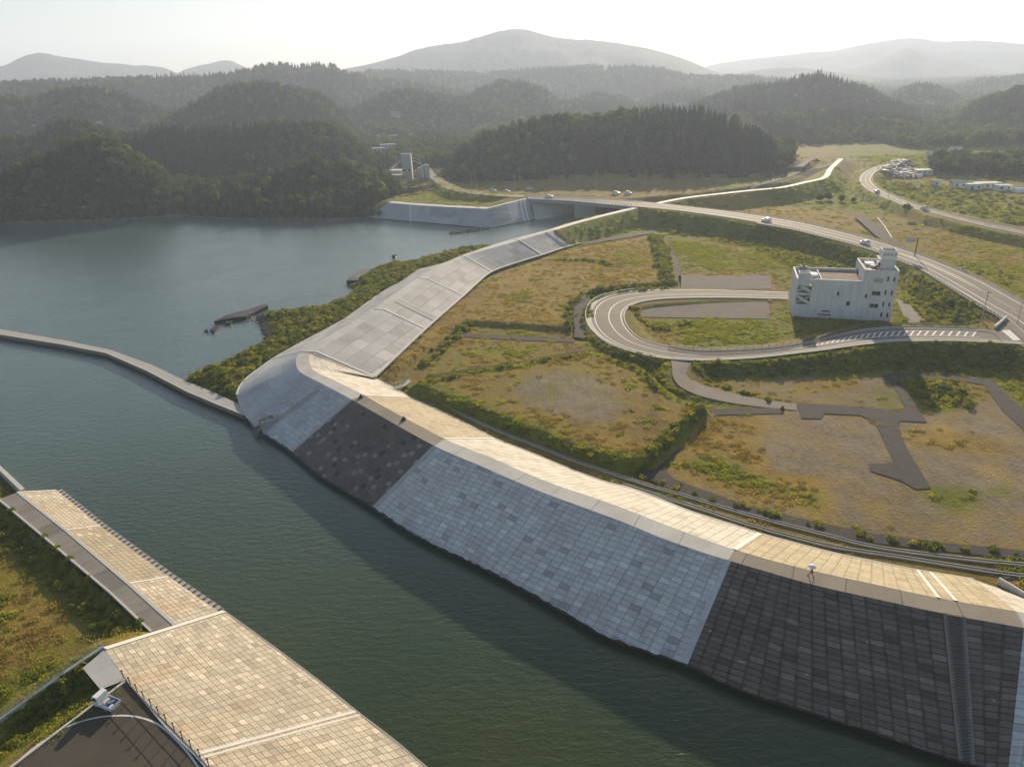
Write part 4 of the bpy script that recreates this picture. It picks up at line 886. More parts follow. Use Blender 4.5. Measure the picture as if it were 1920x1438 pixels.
# hatch band with slanted bars
hb_ = MB(); u = Vector((0, 0, .035))
s0, s1 = 6, 38; acc = 0.
def lp(i, f):
    k = int(i); t = i-k; return lA[k].lerp(lA[k+1], t).lerp(lB[k].lerp(lB[k+1], t), f)+u
i = s0+.0
while i < s1:
    t = (i-s0)/(s1-s0); hwf = .20*(1-t**2.2); c0 = .50
    st = 1.9/max(1e-3, (lA[int(i)+1]-lA[int(i)]).length); dl = .55/max(1e-3, (lA[int(i)+1]-lA[int(i)]).length); sk = 1.2/max(1e-3, (lA[int(i)+1]-lA[int(i)]).length)*(hwf/.2)
    if hwf > .02: hb_.quad(lp(i, c0-hwf), lp(i+dl, c0-hwf), lp(i+dl+sk, c0+hwf), lp(i+sk, c0+hwf))
    i += st
for k in range(s0, s1):
    for sg in (-1, 1):
        f0 = .50+sg*.20*(1-((k-s0)/(s1-s0))**2.2); f1 = .50+sg*.20*(1-((k+1-s0)/(s1-s0))**2.2)
        hb_.quad(lp(k, f0), lp(k+1-1e-6, f1), lp(k+1-1e-6, f1+.025), lp(k, f0+.025))
o = hb_.build('road_marking', M['paint']); fixn(o); struct(o)
# stop line / zebra at the junction
mb = MB(); zp = [at(x, y, 6.54) for x, y in [(1878, 619.5), (1893, 618.5), (1914, 637.5), (1900, 638.5)]]
mb.quad(*zp); o = mb.build('road_marking', M['paint']); fixn(o); struct(o)
struct(lane('sidewalk', lA, lB, 1.0, 1.14, M['conc'], .12, 1))
for f, lab in ((1.0, 'pale kerb along the outer edge of the looping road'), (0., 'pale kerb along the inner edge of the looping road')):
    o = line_prism('kerb', [a.lerp(b, f) for a, b in zip(lA, lB)][6:(None if f == 0 else 60)], .22, .2, M['conc_w'], base=-.3); tag(o, lab, 'kerb')
sA, sB = dense(SPUR); struct(lane('road', sA, sB, 0, 1, M['asphalt'], -.012, 2))
hA, hB = dense(HWY); struct(lane('road', hA, hB, 0, 1, M['asphalt'], 0, 2))
for f in (.12, .88): struct(lane('road_marking', hA, hB, f-.015, f+.015, M['paint'], .03))
struct(dashes('road_marking', hA, hB, .5, .3, M['paint'], .03, 5, 5))
vC = smooth_line([at(*p, z) for p, z in VAL], 6); struct(band('road', vC, 8, M['asphalt'], .03))
struct(band('path', [p+Vector((0, 0, .0)) for p in smooth_line(dk, 4)], 3.6, M['conc_w'], .03))
# river road on the far bank
fr = smooth_line([at(x, y, 4.5) for x, y in [(1200, 374), (1280, 364), (1380, 352), (1440, 339), (1490, 323), (1518, 304), (1560, 298), (1640, 296)]], 5)
def over(pts, dz=.15): 
    z = hs(pts); return [Vector((p[0], p[1], float(q)+dz)) for p, q in zip(pts, z)]
struct(band('road', over(resample(fr, 6), .35), 6, M['asphalt_d']))
# flat paved strips laid on the fields
def pave(name, px, mat, z=2.0, dz=.13):
    P = [at(x, y, z+dz) for x, y in px]; bm = bmesh.new(); f = bm.faces.new([bm.verts.new(p) for p in P]); bmesh.ops.triangulate(bm, faces=[f])
    me = bpy.data.meshes.new(name); bm.to_mesh(me); bm.free(); me.materials.append(mat); o = bpy.data.objects.new(name, me); COL.objects.link(o); fixn(o)
    h = float(max(hs([p]).item() for p in P)); return struct(o)
pave('path', [(1210, 884), (1236, 853), (1329, 766), (1467, 764), (1468, 775), (1345, 778), (1318, 796), (1243, 876), (1262, 896), (1300, 912), (1400, 946), (1529, 978), (1641, 1000), (1762, 1016), (1925, 1032), (2100, 1044), (2400, 1060), (2400, 1084), (2100, 1064), (1925, 1049), (1760, 1032), (1640, 1018), (1525, 996), (1396, 965), (1290, 931), (1240, 910), (1192, 893)], M['asphalt_d'])
pave('path', [(1494, 756), (1560, 759), (1640, 765), (1692, 770), (1697, 764), (1676, 724), (1656, 703), (1685, 698), (1760, 702), (1830, 706), (1862, 712), (1905, 755), (1990, 840), (1965, 850), (1880, 770), (1845, 722), (1800, 713), (1685, 707), (1700, 735), (1738, 791), (1688, 789), (1683, 796), (1700, 840), (1746, 915), (1716, 917), (1688, 900), (1632, 883), (1628, 870), (1660, 868), (1676, 866), (1640, 790), (1612, 778), (1545, 775), (1540, 785), (1503, 784)], M['asphalt_d'], dz=.14)
pave('path', [(1098, 551), (1078, 570), (1074, 592), (1078, 615), (1076, 632), (1096, 634), (1092, 600), (1094, 580), (1108, 562)], M['asphalt_d'], 2.7, .25)
pave('path', [(866, 625), (940, 628), (1078, 636), (1076, 642), (940, 636), (864, 631)], M['asphalt_d'], 2.6, .14)
pave('path', [(1240, 445), (1247, 443), (1264, 470), (1278, 500), (1276, 542), (1262, 542), (1262, 505), (1254, 475)], M['asphalt_d'], 2.0, .12)
pave('path', [(1600, 404), (1618, 404), (1650, 425), (1668, 445), (1700, 460), (1660, 455), (1640, 440)], M['asphalt_d'], 2.6, .5)
for P in ([(1622, 408), (1632, 424), (1646, 444)], [(1645, 408), (1658, 424), (1672, 446)]):
    tag(line_prism('kerb', over([at(x, y, 2.6) for x, y in P], 0), .5, .75, M['conc_w']), 'pale kerb beside the short dark side road beyond the main road' if P[0][0] == 1622 else 'second pale kerb on the inland side of the short dark side road', 'kerb')
pave('parking_area', [(1192, 566), (1240, 562), (1440, 562), (1444, 598), (1290, 596), (1200, 594), (1185, 588)], M['gravel_lot'], 2.0, .13)
pave('parking_area', [(1272, 517), (1440, 516), (1448, 542), (1276, 544)], M['gravel_lot'], 2.0, .12)
pave('path', [(1680, 560), (1700, 566), (1738, 603), (1700, 606)], M['asphalt'], 2.0, .3)
pave('path', [(1098, 458), (1180, 445), (1230, 436), (1228, 432), (1170, 440), (1088, 456)], M['asphalt_d'], 3.1, .35)
# gutters along the landward foot of the wall
g1 = smooth_line([at(x, y, 2.15) for x, y in [(760, 721), (800, 742), (838, 761), (900, 793), (1000, 834), (1109, 874.5), (1240, 917), (1280, 928), (1400, 964), (1541, 1000.7), (1642, 1025), (1780, 1044), (1925, 1059), (2100, 1072), (2400, 1095)]], 4)
g2 = smooth_line([at(x, y, 2.15) for x, y in [(1167, 908), (1240, 931), (1300, 949), (1400, 982), (1481, 1004.7), (1570, 1026), (1682, 1043), (1800, 1062), (1925, 1080), (2100, 1094), (2400, 1116)]], 4)
for G_, lab in ((g1, 'long concrete gutter running beside the reed bank'), (g2, 'second concrete gutter close to the landward foot of the seawall')):
    t_ = tag(empty('gutter'), lab, 'gutter')
    for sgn in (-1, 1):
        P = []
        for i, p in enumerate(G_):
            d = (G_[min(i+1, len(G_)-1)]-G_[max(i-1, 0)]); n = Vector((-d.y, d.x, 0)).normalized(); P.append(p+n*.34*sgn)
        line_prism('edge', P, .12, .15, M['conc'], t_, base=-.4)
    line_prism('channel', G_, .5, .03, M['conc_d'], t_, base=-.3)
# gate stair and railings at the corner
def footbridge():
    th = tag(empty('access_stair'), 'small steel access stair with railings at the inner corner of the seawall', 'stair')
    A = [at(735, 727, 2.6), at(755, 719.5, 2.9), at(766, 711, 2.9)]; off = Vector((.9, -1.3, 0))
    mb = MB()
    for p, q in zip(A, A[1:]): mb.quad(p, q, q+off, p+off)
    mb.build('deck', M['conc_w'], th)
    for o_ in (Vector((0, 0, 0)), off):
        line_prism('rail', [p+o_+Vector((0, 0, 1.0)) for p in A], .09, .09, M['steel'], th); line_prism('rail', [p+o_+Vector((0, 0, .5)) for p in A], .06, .06, M['steel'], th)
        for p in resample([q+o_ for q in A], 1.): mb = MB(); mb.tube(p, p+Vector((0, 0, 1.05)), .05); mb.build('post', M['steel'], th)
    for x, y in ((717, 722), (722, 723), (726, 724)):
        p = at(x, y, 3.0); mb = MB(); mb.tube(p-Vector((0, 0, .6)), p+Vector((0, 0, 1.1)), .07); mb.build('bollard', M['steel'], th)
footbridge()

# ------------------------------------------------------------------ road fences
def fence(name, line, lab, step=2., h=1.1, mat='steel', rails=(.45, .75, 1.05), cap=95, cat='fence', rt_=.06):
    L = sum((b-a).length for a, b in zip(line, line[1:])); step = max(step, L/cap)
    P = resample(line, .5); t_ = tag(empty(name), lab, cat); acc = 1e9; pr = None
    for i, p in enumerate(P):
        if i: acc += (p-P[i-1]).length
        if acc >= step:
            acc = 0
            if pr is None: mb = MB(); mb.tube((0, 0, -.3), (0, 0, h), .06, n=5); pr = mb.build('post', M[mat], t_); pr.location = p
            else: q = pr.copy(); COL.objects.link(q); q.location = p
    for r_ in rails: line_prism('rail', [p+Vector((0, 0, r_)) for p in line], rt_, rt_, M[mat], t_)
    return t_
edge = lambda A, B, f, z=0.: [a.lerp(b, f)+Vector((0, 0, z)) for a, b in zip(A, B)]
fence('fence', edge(mA, mB_, 1.16)[22:-14], 'grey rail fence on the seaward shoulder of the main embankment road', mat='conc_d')
fence('fence', edge(mA, mB_, -.04)[16:-14], 'low guard fence on the inland shoulder of the main embankment road', mat='conc_d', rails=(.7,))
fence('fence', edge(lA, lB, -.05)[4:62], 'dark railing along the inner edge of the looping road in front of the white building', mat='dark', rails=(.3, .6, .85, 1.05), rt_=.08)
fence('guard_rail', edge(lA, lB, 1.17)[62:105], 'white guard rail around the outside of the hairpin bend', mat='conc_w', rails=(.62,), h=.8, cat='guard rail', rt_=.22)
fence('guard_rail', edge(hA, hB, 1.03), 'low guard rail along the far curving highway', mat='conc_w', rails=(.6,), h=.7, cat='guard rail', rt_=.2)
# white parapet above the slope and the corner block
tag(line_prism('retaining_wall', [at(x, y, 6.3) for x, y in [(1728, 507), (1790, 543), (1841, 573), (1884, 601)]], .6, .5, M['conc_w'], base=-1.2), 'pale concrete retaining wall below the main road fence', 'wall')
tag(line_prism('retaining_wall', [at(x, y, 6.4) for x, y in [(1864, 617), (1886, 598)]], .5, 1.0, M['conc_w'], base=-1.2), 'short pale concrete wall at the corner of the road junction', 'wall')

# ------------------------------------------------------------------ bridge
def bridge():
    th = tag(empty('bridge'), 'low road bridge with a blue edged deck and one concrete pier across the river mouth', 'bridge')
    A, B = dense(MAIN[1:5], 6); 
    surf('deck', edge(A, B, -.02), edge(A, B, 1.02), M['asphalt'], th, 2, dz=.02)
    for f in (-.04, 1.04):
        line_prism('edge_beam', edge(A, B, f), .5, .25, M['conc_w'], th, base=-.35)
        line_prism('girder', edge(A, B, f+(.05 if f < 0 else -.05)), .4, -.36, M['bluepaint'], th, base=-.95)
        line_prism('girder', edge(A, B, f+(.09 if f < 0 else -.09)), .8, -.9, M['conc'], th, base=-2.0)
        P = resample(edge(A, B, f), 2.1); pr = None
        for p in P:
            if pr is None: mb = MB(); mb.box(-.08, .08, -.08, .08, .2, 1.4); pr = mb.build('post', M['conc_d'], th); pr.location = p
            else: q = pr.copy(); COL.objects.link(q); q.location = p
        for r_ in (.7, 1.35): line_prism('rail', edge(A, B, f, r_), .09, .09, M['conc_d'], th)
    # pier
    a, b = at(1081, 384, 8), at(1115, 384, 8); c = (A[9]+B[9])/2
    i = min(range(len(A)), key=lambda k: abs(pixx((A[k]+B[k])/2)-1098)); c = (A[i]+B[i])/2; d = (A[i+1]-A[i]).normalized(); n = Vector((-d.y, d.x, 0))
    d2 = Vector((1, .12, 0)).normalized(); n2 = Vector((-.12, 1, 0))
    mb = MB(); b_ = [c-d2*6-n2*1.6, c+d2*6-n2*1.6, c+d2*6+n2*1.6, c-d2*6+n2*1.6]
    mb.hexa([Vector((p.x, p.y, -2)) for p in b_], [Vector((p.x, p.y, 7.7)) for p in b_]); mb.build('pier', M['conc'], th)
def pixx(P):
    d = Vector((P.x, P.y, P.z-H0)); f = d.dot(fw); return CX+F*d.dot(rt)/f
def pixy(P):
    d = Vector((P.x, P.y, P.z-H0)); f = d.dot(fw); return CY-F*d.dot(up)/f
bridge()

# ------------------------------------------------------------------ far seawall across the bay
w4 = tag(empty('seawall'), 'grey panelled seawall across the bay beside the bridge', 'seawall')
ft = [at(728, 380, 8.3), at(770, 384, 8.3), at(842, 388.5, 8.3), at(911.7, 391.7, 8.3), at(950, 382, 8.8), at(993, 371.7, 9.2)]
MF = [M['panel_far']]
for i in range(5): surf('water_slope', [ft[i], ft[i+1]], [FARB[i], FARB[i+1]], M['panel_far'], w4, 4, u0=i*30.)
back = [p+Vector((1.5, 5, 0)) for p in ft]; surf('crest', ft, back, M['conc_w'], w4, 1, dz=.01)
rib([ft[1], FARB[1]], 1., .15, 'joint_strip', M['rib'], w4)
for f in (.55, .72): rib([ft[4].lerp(ft[5], f), FARB[4].lerp(FARB[5], f)], .9, .2, 'joint_strip', M['rib'], w4)
cn = [at(993, 371.5, 9.2), at(1010, 374.5, 8.2), at(1050, 379, 7.2), at(1095, 381, 7.2), at(1165, 383, 6.6)]; cb = [at(1003, 411, .3), at(1022, 410, .2), at(1060, 401, .1), at(1110, 392, .1), at(1165, 386, .1)]
surf('cone_slope', cn, cb, M['conc'], w4, 5)
rib(cb, .8, .5, 'toe_beam', M['conc_w'], w4)
apron('tidal_rocks', FARB[:4], 1, .35, .8, 2., 'thin line of wet rocks under the grey seawall across the bay', 9)
# tetrapod row
P = resample([at(846, 439, 0), at(880, 434.5, 0), at(916, 429, 0)], 1.6)
tp = None
for i, p in enumerate(P):
    for s_ in (0, 1):
        if tp is None:
            mb = MB(); 
            for v in ((0, 0, 1), (.94, 0, -.33), (-.47, .82, -.33), (-.47, -.82, -.33)): mb.tube((0, 0, 0), Vector(v)*1.25, .5, .3, 7)
            tp = mb.build('concrete_tetrapod', M['conc_d']); o = tp
        else: o = tp.copy(); COL.objects.link(o)
        o.location = p+Vector((random.uniform(-.4, .4), s_*1.6, .35+random.uniform(-.2, .2))); o.rotation_euler = (random.uniform(0, 6), random.uniform(0, 6), random.uniform(0, 6))
        tag(o, 'dark concrete tetrapod in the low row off the grey seawall across the bay', 'tetrapod', 'tetrapods in the row across the bay')

# ------------------------------------------------------------------ breakwater in the river mouth
def breakwater():
    z = 1.5; far = [at(x, y, z) for x, y in [(-260, 575), (0, 617), (123.5, 638.6), (207, 656), (284, 683.7), (347, 713.7), (402, 736), (447.4, 757)]]; near = [at(x, y, z) for x, y in [(-260, 583), (0, 627), (118, 646), (200, 662), (276, 695), (350.6, 733.8), (408, 758), (456, 777)]]
    th = tag(empty('breakwater'), 'long narrow concrete breakwater with a bend crossing the water to the point', 'breakwater')
    o = surf('top', far, near, M['conc'], th, 2)
    vs = []; fs = []
    for L in (near, far[::-1]):
        k = len(vs); 
        for p in L: vs += [p, Vector((p.x, p.y, -2))]
        fs += [(k+2*i, k+2*i+1, k+2*i+3, k+2*i+2) for i in range(len(L)-1)]
    mesh('side_wall', vs, fs, M['conc_d'], th)
    line_prism('coping', near, .35, .12, M['conc_w'], th, base=-.1)
    b = [p+Vector((-.3, -.55, -1.15)) for p in near]; line_prism('footing', b, .7, .0, M['rock'], th, base=-1.5)
breakwater()
p = [at(-20, 862, 2.6), at(0, 878, 2.6), at(43, 919, 2.6)]; tag(line_prism('retaining_wall', p, .8, .2, M['conc_w'], base=-4.), 'thin pale retaining wall running off the frame at the far left', 'wall')

def rockpile(name, px, z, n, r0, r1, lab, mat='rock', seed=1, cat='rocks'):
    r = random.Random(seed); P = L_(px, z); x0, x1 = min(p.x for p in P), max(p.x for p in P); y0, y1 = min(p.y for p in P), max(p.y for p in P); vs = []; fs = []
    ico = bmesh.new(); bmesh.ops.create_icosphere(ico, subdivisions=1, radius=1); iv = [v.co.copy() for v in ico.verts]; ifc = [tuple(v.index for v in f.verts) for f in ico.faces]; ico.free()
    c = 0
    while c < n:
        X, Y = r.uniform(x0, x1), r.uniform(y0, y1)
        if not inside(np.array([X]), np.array([Y]), P)[0]: continue
        c += 1; s = r.uniform(r0, r1); k = len(vs); sc = Vector((s*r.uniform(.7, 1.4), s*r.uniform(.7, 1.4), s*r.uniform(.5, .9))); a = r.uniform(0, 6.3); hh = max(-.3, float(hs([(X, Y)])[0]))
        for v in iv:
            q = Vector((v.x*sc.x, v.y*sc.y, v.z*sc.z))*r.uniform(.8, 1.15); q.rotate(Matrix.Rotation(a, 3, 'Z')); vs.append(q+Vector((X, Y, hh+s*.15)))
        fs += [tuple(k+i for i in f) for f in ifc]
    return tag(mesh(name, vs, fs, M[mat]), lab, cat, kind='stuff')
rockpile('beach_rubble', [(348, 706), (420, 678), (470, 654), (495, 640), (502, 628), (490, 605), (482, 604), (488, 626), (480, 640), (430, 664), (380, 684), (340, 700)], .5, 420, .15, .45, 'small stones and rubble along the little beach beside the spit', 'stones', 3)
rockpile('beach_rubble', [(458, 600), (482, 586), (506, 584), (500, 602), (480, 606)], .5, 120, .25, .7, 'pale broken rubble behind the tilted slab of old wall', 'stones', 4)
rockpile('beach_rubble', [(50, 917), (100, 913), (108, 919), (60, 922)], .4, 90, .2, .5, 'pile of broken stones at the far end of the lower river wall', 'stones', 6)
rockpile('beach_rubble', [(652, 555), (668, 542), (660, 534), (672, 528), (676, 542), (662, 562)], .6, 90, .25, .6, 'stones under the second broken slab on the spit', 'stones', 8)
rockpile('beach_rubble', [(1858, 1070), (1925, 1075), (1925, 1085), (1880, 1083)], 2.2, 160, .12, .3, 'patch of pale gravel stones beside the gutters at the right', 'stones', 12)
def slab(px, z0, z1, lab, name='broken_slab'):
    P = [at(x, y, z0) for x, y in px]; n = len(P); mb = MB(); top = [Vector((p.x, p.y, z1+(.5 if i % 3 else -.1)*random.uniform(.3, 1)*.6)) for i, p in enumerate(P)]; mb.hexa([Vector((p.x, p.y, -1)) for p in P], top)
    o = mb.build(name, M['rock']); tag(o, lab, 'slab')
slab([(402, 606), (440, 600), (462, 598), (480, 588), (503, 577), (498, 575), (470, 583), (430, 594)], .3, 1.1, 'long tilted slab of ruined dark sea wall in the water off the spit')
slab([(394, 620), (402, 624), (411, 617), (405, 613)], .2, .8, 'small dark chunk of broken wall nearest the beach water')
slab([(383, 621), (390, 622), (389, 619)], .1, .4, 'tiny dark rock left of the broken wall chunk')
slab([(422, 610), (432, 608), (437, 605), (425, 604)], .2, .7, 'dark rock just below the long tilted slab')
slab([(650, 531), (672, 531), (690, 518), (698, 508), (680, 511), (662, 522)], .5, 1.6, 'dark wedge of broken wall on the shore of the spit')
slab([(735, 482.5), (741, 483.5), (744, 481), (740, 479), (735.5, 480)], .1, .9, 'small dark wreck poking out of the calm bay water', 'wreck')

# ------------------------------------------------------------------ white building
def building():
    FL, FR = at(1485, 593, 2.0), at(1668, 603, 2.0); ux = (FR-FL); W = ux.length; ux.normalize(); ang = math.atan2(ux.y, ux.x)
    D = 15.5; th = tag(empty('building', FL, ang), 'abandoned white concrete building with a lettered rooftop tower, standing alone by the looping road', 'building')
    z1 = 12.6; z2 = 16.3; xs_ = W*.665; sx = W*.175     # stair block width
    # helper: wall with rectangular openings
    def wall_open(name, x0, x1, zb, zt, ops, axis, c, t=.35, flip=1, mat=None):
        xs2 = sorted(set([x0, x1]+[v for o_ in ops for v in (o_[0], o_[1])])); zs2 = sorted(set([zb, zt]+[v for o_ in ops for v in (o_[2], o_[3])])); mb = MB()
        for a, b in zip(xs2, xs2[1:]):
            for p, q in zip(zs2, zs2[1:]):
                mx, mz = (a+b)/2, (p+q)/2
                if any(o_[0] < mx < o_[1] and o_[2] < mz < o_[3] for o_ in ops): continue
                if axis == 'x': mb.box(a, b, c, c+t*flip, p, q) if flip > 0 else mb.box(a, b, c+t*flip, c, p, q)
                else: mb.box(c, c+t*flip, a, b, p, q) if flip > 0 else mb.box(c+t*flip, c, a, b, p, q)
        # weld and drop interior faces so the wall is one clean shell
        bm = bmesh.new(); vv = [bm.verts.new(v) for v in mb.v]
        for f in mb.f: bm.faces.new([vv[i] for i in f])
        bmesh.ops.remove_doubles(bm, verts=bm.verts, dist=1e-4); seen = {}
        for f in bm.faces: seen.setdefault(frozenset(v.index for v in f.verts), []).append(f)
        bm.verts.index_update(); seen = {}
        for f in bm.faces: seen.setdefault(tuple(sorted(v.index for v in f.verts)), []).append(f)
        bmesh.ops.delete(bm, geom=[f for l in seen.values() if len(l) > 1 for f in l], context='FACES_ONLY')
        me = bpy.data.meshes.new(name); bm.to_mesh(me); bm.free(); me.materials.append(mat or M['wall']); o = bpy.data.objects.new(name, me); COL.objects.link(o); o.parent = th; return o
    # positions read off the front: fraction of width, fraction of height (0 base .. 1 = z1)
    Z = lambda f: f*z1
    win = []                               # (x0,x1,z0,z1,kind)
    def wn(fx, z, w, h, kind='dark'): win.append((fx*W-w/2, fx*W+w/2, z-h/2, z+h/2, kind))
    wn(.44, 8.3, .7, 1.3); wn(.72, 8.0, .7, 1.3); wn(.555, 5.2, 1.1, 1.5); wn(.34, 2.3, 2.4, .5); wn(.33, 1.1, 4.2, .45); wn(.67, 1.35, 1.5, .6)
    for z, kd in ((13.2, 'pale'), (9.0, 'dark'), (4.9, 'lit')): wn(.815, z, 2.5, 1.3, kd)
    for z in (13.7, 9.4, 5.6, 2.1): wn(.905, z, .55, 1.6); wn(.965, z-.05, .6, 1.5)
    st = (sx*.12, sx*.92, 4.2, 7.3), (sx*.12, sx*.92, 8.0, 11.3)
    wall_open('front_wall', 0, xs_, -1, z1, [w_[:4] for w_ in win if w_[1] < xs_]+list(st), 'x', 0)
    wall_open('front_wall', xs_, W, -1, z2, [w_[:4] for w_ in win if w_[0] > xs_], 'x', 0)
    sw = []
    for y in (3., 7.5, 12.):
        for z in (2.2, 5.8, 9.4): sw.append((y-.45, y+.45, z-.7, z+.7))
    wall_open('side_wall', .35, D-.35, -1, z1, sw, 'y', 0, flip=1)
    wall_open('side_wall', .35, D-.35, -1, z2, [(y-.5, y+.5, z-.7, z+.7) for y in (4., 11.) for z in (2.2, 6, 9.8, 13.4)], 'y', W, flip=-1)
    wall_open('back_wall', 0, xs_, -1, z1, [(x-.8, x+.8, z-.7, z+.7) for x in (4, 9, 14, 18) for z in (2.2, 5.8, 9.4)], 'x', D, flip=-1)
    wall_open('back_wall', xs_, W, -1, z2, [], 'x', D, flip=-1)
    wall_open('step_wall', .35, D-.35, z1-1.2, z2, [(9.5, 13.5, z1-.9, z1+1.)], 'y', xs_, flip=1)
    # roofs inside the parapets
    mb = MB(); mb.box(sx*1.5, xs_-.005, .35, D-.35, z1-1.0, z1-.7); mb.build('roof', M['roof'], th)
    mb = MB(); mb.box(.35, sx*1.5-.1, .35, D-.35, z1-2.6, z1-2.3); mb.build('roof', M['conc_d'], th)
    mb = MB(); mb.box(xs_+.355, W-.355, .355, D-.355, z2-1.1, z2-.8); mb.build('roof', M['roof'], th)
    mb = MB(); mb.box(sx*1.5-.3, sx*1.5, .35, D-.35, z1-2.3, z1-.2); mb.build('parapet', M['wall'], th)
    # parapet caps
    def cap(P): line_prism('parapet_cap', [Vector(p) for p in P], .5, .12, M['conc_w'], th, base=.003)
    cap([(sx*1.0, .18, z1), (xs_, .18, z1)]); cap([(sx*1.4, D-.18, z1), (xs_, D-.18, z1)]); cap([(.18, .4, z1), (.18, D-.2, z1)])
    cap([(xs_, .18, z2), (W-.2, .18, z2)]); cap([(W-.18, .45, z2), (W-.18, D-.5, z2)]); cap([(W-.45, D-.18, z2), (xs_+.5, D-.18, z2)]); cap([(xs_+.18, .45, z2), (xs_+.18, D-.5, z2)])
    # windows: frame + pane
    k = 0
    lit = flat('warm_reflection_glass', (.5, .4, .2), .2)
    for x0, x1, a, b, kd in win:
        fr_ = MB(); fr_.box(x0, x1, .12, .2, a, a+.07); fr_.box(x0, x1, .12, .2, b-.07, b); fr_.box(x0, x0+.07, .12, .2, a+.07, b-.07); fr_.box(x1-.07, x1, .12, .2, a+.07, b-.07)
        if x1-x0 > 1.4: fr_.box((x0+x1)/2-.04, (x0+x1)/2+.04, .12, .2, a+.07, b-.07)
        f_ = fr_.build('window', M['steel'], th); pn = MB().quad((x0+.05, .21, a+.05), (x1-.05, .21, a+.05), (x1-.05, .21, b-.05), (x0+.05, .21, b-.05)).build('pane', M['conc'] if kd == 'pale' else M['glass'], f_)
        mb = MB(); mb.box(x0-.1, x1+.1, -.12, -.004, a-.1, a-.004); mb.build('sill', M['conc'], f_)
    # open switch-back stair in the two bays
    mb = MB(); mb.box(.4, sx, 3.2, 3.4, -1, z1-2.7); mb.build('stair_back_wall', M['conc'], th)
    for zb in (4.2, 8.0):
        mb = MB(); x0, x1 = sx*.12, sx*.92
        mb.hexa([(x0, .36, zb+2.2), (x0, 1.2, zb+2.2), (x0, 1.2, zb+3.1), (x0, .36, zb+3.1)], [(x1, .36, zb-.2), (x1, 1.2, zb-.2), (x1, 1.2, zb+.9), (x1, .36, zb+.9)])
        mb.build('stair_flight', M['wall'], th)
        mb = MB(); mb.hexa([(x0, 1.5, zb-.3), (x0, 2.3, zb-.3), (x0, 2.3, zb+.5), (x0, 1.5, zb+.5)], [(x1, 1.5, zb+1.7), (x1, 2.3, zb+1.7), (x1, 2.3, zb+2.5), (x1, 1.5, zb+2.5)]); mb.build('stair_flight', M['wall'], th)
        mb = MB(); mb.box(x1-1.1, x1, 2.4, 3.1, zb+.2, zb+1.6); mb.build('doorway', M['black'], th)
    # stair-head block and clutter on the left roof
    mb = MB(); x0, x1 = sx*.10, sx*.78
    mb.box(x0, x1, .4, .65, z1-2.3, z1+1.9); mb.box(x0, x1, 3.4, 3.65, z1-2.3, z1+1.9); mb.box(x0, x0+.25, .65, 3.4, z1-2.3, z1+1.9); mb.box(x1-.25, x1, .65, 3.4, z1-2.3, z1+1.9); mb.box(x0+.25, x1-.25, .65, 3.4, z1+.7, z1+.9)
    mb.build('stair_head', M['wall'], th)
    mb = MB(); mb.box(sx*.95, sx*1.3, 5.2, 8., z1-2.3, z1+.3); mb.build('plant_box', M['white'], th)
    mb = MB(); c = Vector((sx*.45, 7.5, 0))
    for zz in (z1-2.2, z1-.6, z1+1.): mb.tube(c+Vector((0, 0, zz)), c+Vector((0, 0, zz+1.4)), 1.25, 1.25, 12)
    mb.tube(c+Vector((0, 0, z1+2.4)), c+Vector((0, 0, z1+3.1)), .5, .3, 10); mb.build('cooling_tower', M['conc_d'], th)
    for q in range(5):
        mb = MB(); x = sx*(.95+.08*q); mb.box(x, x+.5, 1.+q*.35, 4.4+q*.3, z1-2.3, z1-1.2+.25*(q % 3)); mb.build('duct', M['rust'] if q % 2 else M['conc_d'], th)
    # right roof clutter
    X0 = xs_+.5
    mb = MB(); mb.box(X0+1.2, X0+3.9, 9.5, 12.5, z2-.8, z2-.2); mb.build('roof_light', M['white'], th)
    mb = MB(); mb.box(X0+2.2, X0+3.4, 6.8, 7.8, z2-.8, z2-.1); mb.build('roof_light', M['white'], th)
    mb = MB(); mb.box(X0+.5, X0+1.9, 1.2, 3.4, z2-.8, z2-.35); mb.build('roof_light', M['bluepaint'], th)
    mb = MB(); mb.box(X0+3.6, X0+5.2, 4.2, 6.4, z2-.8, z2+1.5); mb.build('water_tank', M['white'], th)
    # tower
    tx0, tx1, ty0, ty1 = W-4.6, W-.9, 3.6, 8.
    mb = MB(); mb.box(tx0-.3, tx1+.1, ty0, ty1, z2-.8, z2+2.5); mb.build('tower_base', M['wall'], th)
    mb = MB(); mb.box(tx0-.9, tx1+.4, ty0-.4, ty1+.5, z2+2.5, z2+2.7); mb.build('tower_ledge', M['conc_w'], th)
    mb = MB(); a_, b_ = z2+2.7, z2+5.4; X1, X2, Y1, Y2 = tx0-.35, tx1+.15, ty0-.2, ty1
    mb.box(X1, X2, Y1, Y1+.2, a_, b_); mb.box(X1, X2, Y2-.2, Y2, a_, b_); mb.box(X1, X1+.2, Y1+.2, Y2-.2, a_, b_); mb.box(X2-.2, X2, Y1+.2, Y2-.2, a_, b_)
    tw = mb.build('tower_sign_box', M['white'], th)
    mb = MB(); mb.box(X1+.2, X2-.2, Y1+.2, Y2-.2, b_-.9, b_-.7); mb.build('tower_roof', M['rust'], th)
